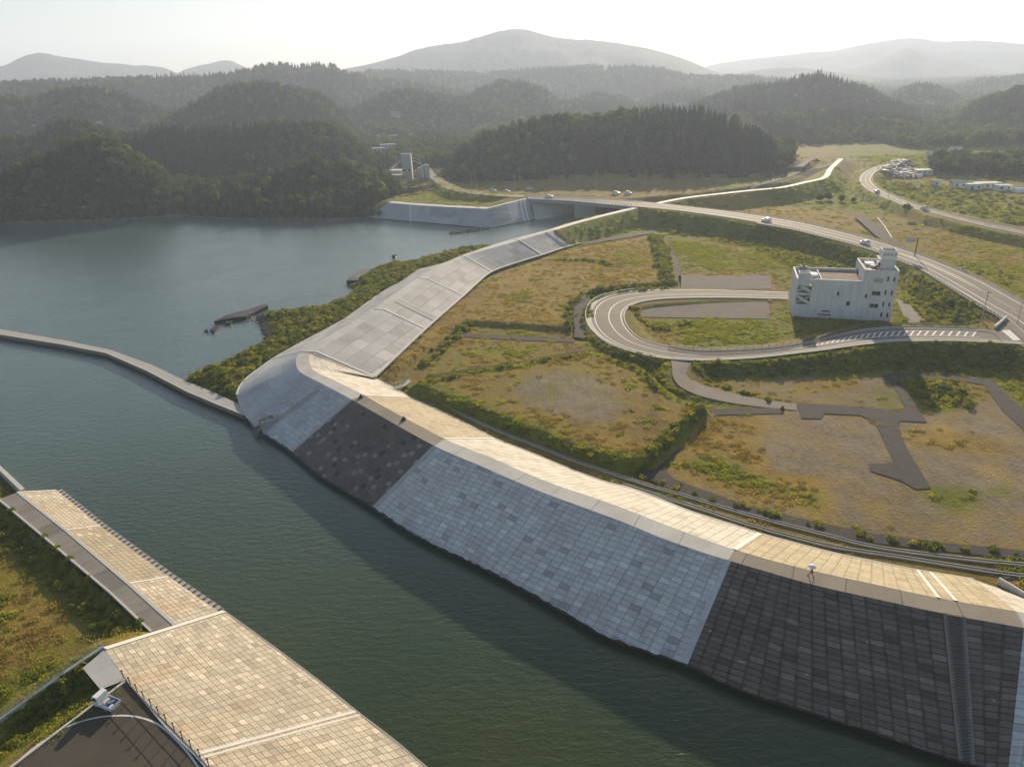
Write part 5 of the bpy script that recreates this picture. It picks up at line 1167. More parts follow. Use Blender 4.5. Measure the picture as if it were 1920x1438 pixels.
    # faded lettering: five characters like the photograph's row
    for q, ch in enumerate('高野会館'):
        cu = bpy.data.curves.new('lettering', 'FONT'); cu.body = ch; cu.size = .95; cu.extrude = .02; to = bpy.data.objects.new('lettering', cu)
        dg = None; COL.objects.link(to); bpy.context.view_layer.update(); me = bpy.data.meshes.new_from_object(to.evaluated_get(bpy.context.evaluated_depsgraph_get())); bpy.data.objects.remove(to)
        me.materials.clear(); me.materials.append(M['conc_d']); to = bpy.data.objects.new('lettering', me); COL.objects.link(to); to.parent = tw
        to.location = (X1+.25+q*1.02, Y1-.03, z2+3.9); to.rotation_euler = (PI/2, 0, 0)
    # spiral duct beside the tower
    mb = MB(); P = [Vector((tx0-1.4+math.cos(t)*.6, 2.4+math.sin(t)*.6, z2-.8+t*.35)) for t in np.linspace(0, 7, 14)]
    for p, q in zip(P, P[1:]): mb.tube(p, q, .28, .28, 7)
    mb.build('duct', M['rust'], th)
    tag(rockpile('rubble', [(1670, 606), (1690, 606), (1692, 612), (1672, 612)], 2.0, 40, .15, .45, 'small pile of debris at the foot of the white building', 'stones', 14), None)
building()

# ------------------------------------------------------------------ vehicles
def wheel(parent, x, y, r=.3, w=.2):
    mb = MB(); mb.tube((x, y-w/2, r), (x, y+w/2, r), r, r, 14); o = mb.build('wheel', M['black'], parent)
    mb = MB(); s = 1 if y > 0 else -1; mb.tube((x, y+s*w*.5, r), (x, y+s*(w*.5+.02), r), r*.6, r*.55, 10); mb.build('rim', M['steel'], o); return o
def keitruck():
    p = at(201, 1322, lotz); q = at(232, 1348, lotz); d = Vector((q.x-p.x, q.y-p.y, 0)); ang = math.atan2(d.y, d.x)
    c = at(199, 1316, lotz+.6); th = tag(empty('small_truck', (c.x, c.y, lotz+.02), math.atan2(-(at(225, 1325, lotz)-at(182, 1307, lotz)).y, -(at(225, 1325, lotz)-at(182, 1307, lotz)).x)), 'small white pickup truck with a loaded bed parked at the corner of the parking area', 'truck')
    # local: +x = front, length 3.4, width 1.48, height 1.78
    mb = MB(); w = .72
    prof = [(1.68, .32), (1.70, .80), (1.58, 1.02), (1.20, 1.70), (1.05, 1.78), (.42, 1.78), (.34, 1.70), (.30, .32)]
    mb.hexa([(x, -w, z) for x, z in prof], [(x, w, z) for x, z in prof]); mb.build('cab', M['white'], th, bevel=.05)
    mb = MB(); mb.box(-1.68, .29, -.70, .70, .40, .62); mb.build('chassis', M['white'], th)
    mb = MB(); mb.box(-1.70, .27, -w, w, .62, .68); mb.build('bed_floor', M['steel'], th)
    for a in ((-1.70, .27, -w, -w+.04), (-1.70, .27, w-.04, w), (-1.70, -1.66, -w+.04, w-.04), (.23, .27, -w+.04, w-.04)):
        mb = MB(); mb.box(*a, .68, .97); mb.build('bed_side', M['white'], th)
    mb = MB(); mb.quad((1.62, -.60, 1.03), (1.62, .60, 1.03), (1.26, .56, 1.66), (1.26, -.56, 1.66)); o = mb.build('windscreen', M['glass'], th)
    for s in (-1, 1):
        mb = MB(); y = s*(w+.006); mb.quad((1.42, y, 1.06), (1.10, y, 1.60), (.52, y, 1.62), (.52, y, 1.06)); mb.build('side_window', M['glass'], th)
        mb = MB(); mb.box(1.70, 1.73, s*.5-.1, s*.5+.1, .58, .72); mb.build('headlight', M['steel'], th)
        mb = MB(); mb.box(-1.73, -1.70, s*.6-.08, s*.6+.08, .44, .58); mb.build('tail_light', M['red'], th)
        mb = MB(); mb.box(1.35, 1.45, s*(w+.02) if s > 0 else s*(w+.14), s*(w+.14) if s > 0 else s*(w+.02), 1.1, 1.28); mb.build('mirror', M['black'], th)
    mb = MB(); mb.quad((.33, -.5, 1.2), (.33, .5, 1.2), (.37, .5, 1.62), (.37, -.5, 1.62)); mb.quad((.325, -.5, 1.2), (.365, -.5, 1.62), (.365, .5, 1.62), (.325, .5, 1.2)); mb.build('rear_window', M['glass'], th)
    for x in (1.0, -.95):
        for s in (-1, 1): wheel(th, x, s*.62, .27, .15)
    R = (c.x, c.y, lotz+.02); a = th.rotation_euler.z; Rm = Matrix.Translation(Vector(R)) @ Matrix.Rotation(a, 4, 'Z')
    def cargo(name, lab, cat, mb, mat, bev=.03): o = mb.build(name, mat, None, bevel=bev); o.matrix_world = Rm; tag(o, lab, cat)
    mb = MB(); mb.box(-1.6, -.2, -.62, .62, .69, .76); mb.box(-1.2, -.6, -.55, .1, .76, .84); cargo('blue_sheet', 'blue plastic sheet spread over the bed of the small white truck', 'sheet', mb, M['blue'])
    mb = MB(); mb.box(-.5, -.05, -.3, .55, .77, 1.12); cargo('cargo_sack', 'pale sack stacked behind the cab of the small white truck', 'sack', mb, M['conc_w'], .1)
    mb = MB(); mb.box(-1.5, -1.25, .1, .6, .77, .95); cargo('cargo_box', 'white box lying at the tailgate end of the truck bed', 'box', mb, M['white'], .06)
    mb = MB(); mb.tube((-1.1, -.4, .9), (-.75, .2, .9), .12, .12, 10); cargo('cargo_roll', 'pale roll lying on the blue sheet in the truck bed', 'roll', mb, M['conc'], 0)
keitruck()
def make_car():
    th = empty('car'); mb = MB(); w = .85
    prof = [(2.1, .28), (2.12, .62), (1.95, .80), (1.05, .95), (.45, 1.42), (-.95, 1.46), (-1.75, 1.02), (-2.1, .92), (-2.12, .30)]
    mb.hexa([(x, -w, z) for x, z in prof], [(x, w, z) for x, z in prof]); body = mb.build('body', M['white'], th, bevel=.09)
    mb = MB(); mb.quad((1.03, -.72, .99), (1.03, .72, .99), (.50, .68, 1.41), (.50, -.68, 1.41)); o = mb.build('windscreen', M['glass'], th); o.location = (.03, 0, .03)
    mb = MB(); mb.quad((-1.0, -.68, 1.43), (-1.0, .68, 1.43), (-1.70, .72, 1.06), (-1.70, -.72, 1.06)); o = mb.build('rear_window', M['glass'], th); o.location = (-.02, 0, .03)
    for s in (-1, 1):
        mb = MB(); y = s*(w+.008); mb.quad((.9, y, .98), (.42, y, 1.36), (-.95, y, 1.38), (-1.5, y, 1.02)); mb.build('side_window', M['glass'], th)
        mb = MB(); mb.box(2.06, 2.13, s*.62-.16, s*.62+.16, .58, .72); mb.build('headlight', M['steel'], th)
    for x in (1.3, -1.3):
        for s in (-1, 1): wheel(th, x, s*.78, .32, .2)
    return th
car0 = make_car(); first = [True]
def put_car(px, z, to, lab, s=1., mat=None, grp=None):
    o = car0 if first[0] else copy_tree(car0); first[0] = False
    p = at(*px, z); q = at(*to, z); o.location = (p.x, p.y, z+.04); o.rotation_euler = (0, 0, math.atan2(q.y-p.y, q.x-p.x)); o.scale = (s, s, s*1.05)
    tag(o, lab, 'car', grp)
    if mat:
        for ch in [c for c in bpy.data.objects if c.parent is o and c.name.startswith('body')]:
            ch.data = ch.data.copy(); ch.data.materials[0] = mat
    return o
def near_road(px, key, f):
    A, B = {'m': (mA, mB_), 'h': (hA, hB)}[key]; best = min(range(len(A)-1), key=lambda k: abs(pixx(A[k].lerp(B[k], f))-px)); a = A[best].lerp(B[best], f); b = A[best+1].lerp(B[best+1], f)
    return a, b
def car_on(px, key, f, lab, rev=False, s=1., mat=None):
    a, b = near_road(px, key, f); o = put_car((0, 800), 0, (10, 800), lab, s, mat); o.location = (a.x, a.y, a.z+.04); d = (a-b) if rev else (b-a); o.rotation_euler = (0, 0, math.atan2(d.y, d.x))
M['silver'] = flat('silver_paint', (.45, .47, .50), .3, .5, .03)
car_on(1621, 'm', .72, 'white car driving left on the main road just behind the white building', True, 1.1)
car_on(1431, 'm', .70, 'white car on the main road between the bridge and the white building', True, 1.15)
car_on(1644, 'h', .25, 'silver car on the bend of the far curving highway', True, 1.15, M['silver'])
car_on(1732, 'h', .45, 'white car on the straight stretch of the far curving highway', True, 1.15)
A_, B_ = dense(MAIN[0:4], 5); p = A_[8].lerp(B_[8], .35); o = put_car((0, 800), 0, (10, 800), 'white car crossing the left end of the bridge'); o.location = (p.x, p.y, p.z+.06); o.rotation_euler = (0, 0, math.atan2((A_[9]-A_[8]).y, (A_[9]-A_[8]).x)); o.scale = (1.2,)*3
for (x, y), lab in (((924, 360), 'white parked van by the road left of the bridge'), ((950, 362), 'small white parked car just left of the bridge end'), ((992, 357), 'white parked car on the grass behind the bridge end'), ((1155, 365), 'white box shaped van parked behind the bridge'), ((1177, 365), 'small white car parked right of the boxy van behind the bridge')):
    P = atR(x, y, 1); d = ray(x, y); z_ = 6.; p = at(x, y, z_); zz = float(hs([p])[0]); p = at(x, y, max(2, zz)); o = put_car((0, 800), 0, (10, 800), lab); o.location = (p.x, p.y, float(hs([p])[0])+.1); o.rotation_euler = (0, 0, random.uniform(-.4, .4)); o.scale = (1.2, 1.2, 1.5)

# ------------------------------------------------------------------ poles, lamps, sign
pole0 = None
def upole(px, zt, lab, h=9., arm=True, grp=None):
    global pole0
    p = at(*px, zt); p.z = float(hs([p])[0]) if zt < 6 else zt
    if pole0 is None:
        pole0 = empty('utility_pole'); mb = MB(); mb.tube((0, 0, -.5), (0, 0, 9), .16, .10, 8); mb.build('pole', M['conc'], pole0)
        mb = MB(); mb.box(-.9, .9, -.05, .05, 8.3, 8.4); mb.box(-.7, .7, -.05, .05, 7.6, 7.7); mb.build('crossarm', M['dark'], pole0); o = pole0
    else: o = copy_tree(pole0)
    o.location = p; o.scale = (1, 1, h/9.); tag(o, lab, 'pole', grp)
upole((1836, 616), 4., 'concrete utility pole standing by the junction wall near the dark railing', 10)
def lamp(px, z, lab, h=8., ang=0.):
    p = at(*px, z); th = tag(empty('street_lamp', p, ang), lab, 'street lamp'); mb = MB(); mb.tube((0, 0, -.2), (0, 0, h), .10, .06, 8); mb.build('pole', M['steel'], th)
    mb = MB(); mb.tube((0, 0, h-.1), (1.6, 0, h+.3), .05); mb.build('arm', M['steel'], th); mb = MB(); mb.box(1.5, 2.2, -.14, .14, h+.22, h+.36); mb.build('lamp_head', M['conc_w'], th)
lamp((1907, 606), 6.5, 'grey street lamp at the corner of the road junction', 7.5, 2.)
def signpole():
    p = at(1715, 479, 6.8); th = tag(empty('road_sign', p, math.radians(150)), 'dark pole carrying a grey direction board over the main road', 'sign')
    mb = MB(); mb.tube((0, 0, -.3), (0, 0, 7.2), .2, .16, 10); mb.build('pole', M['dark'], th)
    mb = MB(); mb.tube((0, 0, 6.6), (3.6, 0, 6.6), .08); mb.tube((0, 0, 5.7), (3.6, 0, 5.7), .08); mb.build('arm', M['dark'], th)
    mb = MB(); mb.box(1.2, 3.9, -.06, .06, 5.1, 7.0); mb.build('board', M['steel'], th)
signpole()
tag(MB().tube(at(1804, 512, 5.5)-Vector((0, 0, .5)), at(1804, 512, 5.5)+Vector((0, 0, 2.4)), .35, .35, 8).build('marker_post', M['conc_w']), 'short pale post on the green bank beyond the main road', 'post')
hp = [((965, 357), 5), ((1058, 352), 5), ((1118, 350), 5), ((1210, 348), 5), ((885, 356), 6), ((893, 352), 6)]
for (x, y), z in hp: upole((x, y), z, 'thin utility pole in the line along the foot of the wooded hill', 12, grp='utility poles along the wooded hill')
hp = [(1723, 388), (1763, 398), (1641, 347), (1681, 360), (1664, 378), (1688, 348), (1825, 413), (1852, 424), (1885, 424), (1820, 352), (1816, 350), (1870, 356)]
for x, y in hp: upole((x, y), 3., 'thin grey utility pole standing in the green fields along the far highway', 10, grp='utility poles in the far fields')
# road cones
for k, (x, y) in enumerate(((1465.5, 766), (1468.5, 766))):
    p = at(x, y, 2.2); th = tag(empty('traffic_cone', p), 'red traffic cone at the end of the pale spur road, the %s of two' % ('left' if k == 0 else 'right'), 'cone', 'traffic cones closing the spur road')
    mb = MB(); mb.tube((0, 0, .04), (0, 0, .85), .24, .05, 10); mb.build('body', M['red'], th); mb = MB(); mb.box(-.3, .3, -.3, .3, 0, .05); mb.build('base', M['black'], th)

# ------------------------------------------------------------------ concrete plant and village
def hit(px):
    d = ray(*px); hl_ = math.hypot(d[0], d[1]); R = np.arange(330, 3500, 4.); X = d[0]/hl_*R; Y = d[1]/hl_*R; Zr = H0+d[2]/hl_*R; k = np.argmax(Zr < height(X, Y)+2); return Vector((X[k], Y[k], Zr[k]))
HOUSES = []
def box_b(px, z, w, d, h, lab, name='building', mat='wall', roofm='steel', rz=0., gable=False, win=2, cat='building', R=None):
    p = at(*px, z) if R is None else hit(px); z_ = float(hs([p])[0]); HOUSES.append((p.x, p.y, w)) if R else None; th = tag(empty(name, (p.x, p.y, z_), rz), lab, cat)
    mb = MB(); mb.box(-w/2, w/2, -d/2, d/2, -3, h); mb.build('wall', M[mat], th)
    mb = MB(); e = .5
    if gable: mb.hexa([(-w/2-e, -d/2-e, h-.1), (w/2+e, -d/2-e, h-.1), (w/2+e, d/2+e, h-.1), (-w/2-e, d/2+e, h-.1)], [(-w/2-e, -.15, h+d*.28), (w/2+e, -.15, h+d*.28), (w/2+e, .15, h+d*.28), (-w/2-e, .15, h+d*.28)])
    else: mb.box(-w/2-e*.4, w/2+e*.4, -d/2-e*.4, d/2+e*.4, h+.004, h+.35)
    mb.build('roof', M[roofm], th)
    nw = max(1, int(w/3.5))
    for f in range(win):
        for k in range(nw):
            x = -w/2+(k+.5)*w/nw; z0 = h*(f+.35)/win; mb = MB(); mb.box(x-.7, x+.7, -d/2-.06, -d/2-.004, z0, z0+min(1.3, h/win*.5)); mb.build('window', M['glass'], th)
    return th
box_b((765, 330), 6, 8, 8, 20, 'tall pale plant tower with a blue top band beside the wooded headland', 'plant_tower', 'conc', 'bluepaint', cat='tower', win=1)
box_b((733, 326), 6, 20, 10, 5.5, 'long shed with a sunlit roof left of the plant tower', 'shed', 'conc', 'conc_w', cat='shed', win=1)
box_b((748, 331), 6, 12, 9, 4, 'low grey shed between the trees and the plant tower', 'shed', 'conc', 'steel', cat='shed', win=1)
def silos():
    for k, (x, y, h, lab) in enumerate(((790, 337, 11, 'grey cement silo nearest the plant tower'), (795, 338, 12, 'middle one of three grey cement silos'), (801, 340, 13, 'rightmost and tallest of three grey cement silos'))):
        p = at(x, y, 5); z = float(hs([p])[0]); th = tag(empty('silo', (p.x, p.y, z)), lab, 'silo', 'silos of the concrete plant')
        mb = MB(); mb.tube((0, 0, 3.5), (0, 0, h), 2.4, 2.4, 18); mb.tube((0, 0, 1.5), (0, 0, 3.5), .6, 2.4, 18); mb.build('tank', M['conc_w'] if k < 2 else M['steel'], th)
        for a in range(4): mb = MB(); v = Vector((math.cos(a*PI/2+.7), math.sin(a*PI/2+.7), 0))*2.2; mb.tube(v-Vector((0, 0, 2)), v+Vector((0, 0, 4.)), .18); mb.build('leg', M['steel'], th)
        mb = MB(); mb.tube((0, 0, h), (0, 0, h+1.), .6, .5, 8); mb.build('vent', M['steel'], th)
    p = at(765, 330, 6); z = float(hs([p])[0]); b = at(795, 338, 5)
    mb = MB(); a = Vector((p.x+5, p.y, z+17)); c = Vector((b.x-2, b.y, z+17.)); mb.tube(a, c, .3); mb.tube(c, Vector((c.x+1.5, c.y, z+12)), .3); mb.tube(a-Vector((0, 0, 2.5)), c-Vector((0, 0, 2.5)), .3)
    tag(mb.build('pipe', M['conc_w']), 'pale delivery pipe bridging from the plant tower to the silos', 'pipe')
    q = at(733, 326, 6); mb = MB(); mb.bar(Vector((q.x, q.y+2, z+7)), Vector((p.x-4, p.y+1, z+17)), 2., 2.); tag(mb.build('conveyor', M['steel']), 'slanting covered conveyor rising to the top of the plant tower', 'conveyor')
silos()
for (x, y), R, w, h, lab in (((708, 292), 740, 15, 9, 'large grey apartment block in the hazy valley behind the plant'), ((728, 280), 790, 17, 7, 'long pale roofed building above the grey apartment block in the valley'), ((738, 262), 880, 12, 6, 'small pale house high in the hazy valley'), ((770, 256), 950, 8, 4, 'tiny pale roofed house on the wooded knoll'), ((712, 258), 900, 7, 4, 'tiny white house left of the pale house high in the valley'), ((742, 218), 1250, 16, 7, 'faint pale house in the misty upper valley'), ((63, 240), 640, 6, 3, 'white house among the trees at the far left'), ((186, 232), 700, 6, 2.5, 'faint grey house in the woods on the left'), ((503, 321), 455, 4, 2, 'small house with a warm lit roof on the wooded headland')):
    box_b((x, y), 0, w, w*.5, h, lab, 'house', 'conc', 'steel', gable=w < 13, win=2 if w > 10 else 0, R=R, rz=random.uniform(-.3, .3))
for (x, y), w, h, gb, lab in (((1796, 349), 9, 3.2, True, 'white gabled shed at the foot of the dark grove on the right'), ((1850, 349), 15, 3., False, 'long beige shed under the dark grove on the right'), ((1730, 325), 11, 3.5, False, 'pale roofed scrapyard shed beside the far highway'), ((1754, 346), 5, 3, True, 'small pinkish hut near the edge of the green field'), ((1790, 285), 10, 4, True, 'faint blue roofed house beyond the grove'), ((1751, 294), 12, 4, True, 'small blue roofed house left of the grove'), ((1824, 353), 9, 3.5, False, 'small dark roofed hut between the gabled shed and the long beige shed'), ((1880, 354), 9, 3, False, 'small teal roofed hut right of the long beige shed')):
    box_b((x, y), 3, w, w*.5, h, lab, 'shed', 'wall', 'conc_w' if w > 12 else 'steel', gable=gb, win=1, cat='shed', rz=random.uniform(-.1, .1))
def greenhouse():
    p = at(1915, 357, 3); z = float(hs([p])[0]); th = tag(empty('greenhouse', (p.x, p.y, z)), 'long white tunnel greenhouse at the right edge', 'greenhouse'); n = 10; vs = []; Lg = 24
    for x in (-5, Lg): vs += [(x, math.cos(PI*k/n)*2.6, math.sin(PI*k/n)*2.5) for k in range(n+1)]
    mesh('cover', vs, [(k, k+1, n+2+k, n+1+k) for k in range(n)]+[tuple(range(n+1)), tuple(range(2*n+1, n, -1))], M['white'], th)
greenhouse()
# scrapyard heap (small mixed things nobody could count)
def scrap():
    r = random.Random(4); mb = MB(); P = L_([(1655, 322), (1680, 306), (1705, 312), (1730, 322), (1725, 332), (1690, 332), (1650, 330)], 3.)
    x0, x1 = min(p.x for p in P), max(p.x for p in P); y0, y1 = min(p.y for p in P), max(p.y for p in P); c = 0
    while c < 420:
        X, Y = r.uniform(x0, x1), r.uniform(y0, y1)
        if not inside(np.array([X]), np.array([Y]), P)[0]: continue
        c += 1; z = float(hs([(X, Y)])[0]); a = r.uniform(0, 3); s = r.uniform(.8, 2.4); h = r.uniform(.6, 2.4); d = Vector((math.cos(a), math.sin(a), 0))*s; n = Vector((-d.y, d.x, 0))*.5; b = Vector((X, Y, z-.2)); u = Vector((0, 0, h))
        mb.hexa([b-d-n, b+d-n, b+d+n, b-d+n], [b-d-n+u, b+d-n+u, b+d*.8+n+u, b-d+n+u], mi=r.choice([0, 0, 1, 2, 3]))
    tag(mb.build('scrap_heap', [M['conc_d'], M['white'], M['rust'], M['steel']]), 'sprawling heap of scrap beside the far curving highway', 'scrap heap', kind='stuff')
scrap()

# ------------------------------------------------------------------ the walker with a parasol
def person():
    base = at(1521, 1080.5, ZC); f = (at(1490, 1074, ZC)-base); f.z = 0; f.normalize(); th = tag(empty('person', base, math.atan2(f.y, f.x)), 'person in dark top and dark red trousers walking left along the seawall crest', 'person')
    def skin(name, J, E, mat, parent, lv=2):
        me = bpy.data.meshes.new(name); me.from_pydata([j[0] for j in J], E, []); o = bpy.data.objects.new(name, me); COL.objects.link(o)
        m = o.modifiers.new('s', 'SKIN'); o.modifiers.new('d', 'SUBSURF').levels = lv; o.modifiers['d'].render_levels = lv
        for v, j in zip(me.skin_vertices[0].data, J): v.radius = (j[1], j[1] if len(j) < 3 else j[2])
        me.skin_vertices[0].data[0].use_root = True
        bpy.context.view_layer.update(); ev = o.evaluated_get(bpy.context.evaluated_depsgraph_get()); m2 = bpy.data.meshes.new_from_object(ev); bpy.data.objects.remove(o)
        m2.materials.clear(); m2.materials.append(mat); m2.polygons.foreach_set('use_smooth', [True]*len(m2.polygons)); o = bpy.data.objects.new(name, m2); COL.objects.link(o); o.parent = parent; return o
    J = [((0, 0, .92), .13, .10), ((.02, 0, 1.12), .12, .09), ((.04, 0, 1.34), .15, .10), ((.05, 0, 1.46), .05), ((.07, 0, 1.56), .085, .095), ((.08, 0, 1.66), .08),
         ((.02, -.09, .88), .085), ((.26, -.10, .50), .06), ((.36, -.10, .10), .04), ((.48, -.10, .05), .03),
         ((.0, .09, .88), .085), ((-.06, .10, .48), .06), ((-.34, .10, .14), .04), ((-.26, .10, .04), .03),
         ((.04, -.18, 1.40), .055), ((.00, -.26, 1.14), .042), ((.24, -.24, 1.08), .032), ((.32, -.20, 1.12), .03), ((.37, -.17, 1.15), .014),
         ((.04, .18, 1.40), .055), ((.02, .27, 1.14), .042), ((.20, .20, 1.30), .032), ((.24, .16, 1.36), .03), ((.25, .13, 1.41), .014)]
    E = [(0, 1), (1, 2), (2, 3), (3, 4), (4, 5), (0, 6), (6, 7), (7, 8), (8, 9), (0, 10), (10, 11), (11, 12), (12, 13), (2, 14), (14, 15), (15, 16), (16, 17), (17, 18), (2, 19), (19, 20), (20, 21), (21, 22), (22, 23)]
    skin('body', J, E, M['skin'], th)
    k = 1.16
    T = [(J[i][0], J[i][1]*k, (J[i][2] if len(J[i]) > 2 else J[i][1])*k) for i in (0, 1, 2, 14, 15, 19, 20)]
    skin('jacket', T, [(0, 1), (1, 2), (2, 3), (3, 4), (2, 5), (5, 6)], M['navy'], th)
    T = [(J[i][0], J[i][1]*1.2, J[i][1]*1.2) for i in (0, 6, 7, 8, 10, 11, 12)]
    skin('trousers', T, [(0, 1), (1, 2), (2, 3), (0, 4), (4, 5), (5, 6)], M['maroon'], th)
    for a, b in ((8, 9), (12, 13)): mb = MB(); mb.tube(Vector(J[a][0])-Vector((.04, 0, .05)), Vector(J[b][0])+Vector((.08, 0, -.02)), .055, .045, 8); mb.build('shoe', M['black'], th)
    skin('hair', [((.05, 0, 1.56), .09), ((.055, 0, 1.67), .092)], [(0, 1)], M['black'], th)
    pr = tag(empty('parasol', base, math.atan2(f.y, f.x)), 'white and pale blue parasol held over the walking person', 'parasol')
    mb = MB(); mb.tube((.25, .14, 1.2), (.10, .05, 2.12), .014); mb.build('shaft', M['steel'], pr)
    n = 8; vs = [(.10, .05, 2.14)]; 
    for rr, zz in ((.22, 2.09), (.42, 1.98), (.60, 1.80)): vs += [(.10+math.cos(2*PI*q/n)*rr, .05+math.sin(2*PI*q/n)*rr, zz) for q in range(n)]
    fs = [(0, 1+q, 1+(q+1) % n) for q in range(n)]; mi = [q % 2 for q in range(n)]
    for ring in range(2): fs += [(1+ring*n+q, 1+(ring+1)*n+q, 1+(ring+1)*n+(q+1) % n, 1+ring*n+(q+1) % n) for q in range(n)]; mi += [q % 2 for q in range(n)]
    mesh('canopy', vs, fs, [M['white'], M['parasol']], pr, mi=mi)
person()

# ------------------------------------------------------------------ plants: sources for scattering
def leafy(name, spheres, n, size, mat, trunk=None, seed=0, up=0., droop=0.):
    r = random.Random(seed); vs = []; fs = []; mi = []
    W_ = sum(s[3] for s in spheres)
    for sx_, sy_, sz_, sr_ in spheres:
        for _ in range(int(n*sr_/W_)):
            while True:
                v = Vector((r.uniform(-1, 1), r.uniform(-1, 1), r.uniform(-1, 1)))
                if .35 < v.length < 1: break
            v = v.normalized()*(v.length**.5)
            c = Vector((sx_, sy_, sz_))+v*sr_; s = size*r.uniform(.6, 1.35)
            d = (v+Vector((r.uniform(-.7, .7), r.uniform(-.7, .7), r.uniform(-.7, .7)+up))).normalized(); a = d.orthogonal().normalized(); a.rotate(Matrix.Rotation(r.uniform(0, 6.28), 3, d)); b = d.cross(a)
            k = len(vs); vs += [c-a*s, c-b*s*.7+d*s*.2, c+a*s, c+b*s*.7+d*s*.2]; fs.append((k, k+1, k+2, k+3)); mi.append(0)
    mats = [mat]
    if trunk:
        mb = MB(); mb.tube((0, 0, -1), (trunk[2], 0, trunk[0]), trunk[1], trunk[1]*.4, 6)
        k = len(vs); vs += mb.v; fs += [tuple(k+i for i in f) for f in mb.f]; mi += [1]*len(mb.f); mats.append(M['bark'])
    me = bpy.data.meshes.new(name); me.from_pydata([tuple(v) for v in vs], [], fs)
    for m in mats: me.materials.append(m)
    me.polygons.foreach_set('material_index', mi); me.update(); return me
def conifer(name, h, rad, mat, seed=0, layers=9, seg=9):
    r = random.Random(seed); vs = []; fs = []; mi = []
    for L in range(layers):
        t = L/(layers-1); z = h*(.16+.80*t); R = rad*(1-t)**.8*(1+.0)+.25
        for s_ in range(max(4, int(seg*(1-t*.5)))):
            a = r.uniform(0, 6.28); rr = R*r.uniform(.65, 1.12); wd = rr*r.uniform(.28, .45)+.15; dz = rr*r.uniform(.35, .65); zz = z+r.uniform(-.4, .4)
            d = Vector((math.cos(a), math.sin(a), 0)); n = Vector((-d.y, d.x, 0)); k = len(vs)
            vs += [Vector((0, 0, zz+.35)), d*rr*.6+n*wd+Vector((0, 0, zz-dz*.5)), d*rr+Vector((0, 0, zz-dz)), d*rr*.6-n*wd+Vector((0, 0, zz-dz*.5))]; fs.append((k, k+1, k+2, k+3)); mi.append(0)
            k = len(vs); vs += [d*rr*.2+Vector((0, 0, zz+.2)), d*rr*.8+Vector((0, 0, zz-dz*.1)), d*rr*.75+Vector((0, 0, zz-dz*1.3)), d*rr*.3+Vector((0, 0, zz-dz*.9))]; fs.append((k, k+1, k+2, k+3)); mi.append(0)
    mb = MB(); mb.tube((0, 0, -1), (0, 0, h*.97), .22, .04, 6); k = len(vs); vs += mb.v; fs += [tuple(k+i for i in f) for f in mb.f]; mi += [1]*len(mb.f)
    me = bpy.data.meshes.new(name); me.from_pydata([tuple(v) for v in vs], [], fs); me.materials.append(mat); me.materials.append(M['bark']); me.polygons.foreach_set('material_index', mi); me.update(); return me
def blades(name, n, h, rad, mat, seed=0, wd=.05):
    r = random.Random(seed); vs = []; fs = []
    for _ in range(n):
        a = r.uniform(0, 6.28); p = Vector((math.cos(a), math.sin(a), 0))*rad*math.sqrt(r.random())*.7; l = Vector((r.uniform(-.45, .45), r.uniform(-.45, .45), 1)).normalized()*h*r.uniform(.5, 1.15); b = r.uniform(0, 3.14); w_ = Vector((math.cos(b), math.sin(b), 0))*wd*r.uniform(.7, 1.5); k = len(vs)
        vs += [p-w_, p+w_, p+l*.6+w_*1.1, p+l+Vector((l.x*.4, l.y*.4, 0)), p+l*.6-w_*1.1]; fs.append((k, k+1, k+2, k+3, k+4))
    me = bpy.data.meshes.new(name); me.from_pydata([tuple(v) for v in vs], [], fs); me.materials.append(mat); me.update(); return me
CON = [conifer('conifer_mesh', 11.5, 2.9, M['conifer'], s, 9, 9) for s in range(3)]
BRO = [leafy('broadleaf_mesh', sp_, 190, .95, M['broad'], (6, .25, .3), s, .3) for s, sp_ in enumerate((
    [(0, 0, 6.2, 3.2), (1.9, .5, 5., 2.2), (-1.6, -.8, 5.2, 2.3), (.2, 1.6, 7.2, 1.9)],
    [(0, 0, 5.6, 2.9), (-1.9, .9, 6.3, 2.0), (1.5, -1.4, 5., 2.3), (1., 1., 7.5, 1.8)],
    [(0, .3, 5., 2.7), (1.2, .6, 7., 2.2), (-1.2, -.4, 6.9, 2.1), (0, -1.9, 4.6, 2.)]))]
BUSH = [leafy('bush_mesh', sp_, 130, .24, M['shrub'], None, s+9, .6) for s, sp_ in enumerate(([(0, 0, .5, .85), (.7, .2, .4, .6), (-.6, .3, .45, .6)], [(0, 0, .55, .7), (.5, -.5, .4, .6), (-.4, -.5, .5, .55), (0, .6, .35, .5)]))]
WEED = [blades('weed_mesh', 40, .38, 1.2, M['weed'], s, .06) for s in range(2)]
REED = [blades('reed_mesh', 40, .34, 1.2, M['reed'], s+5, .05) for s in range(2)]
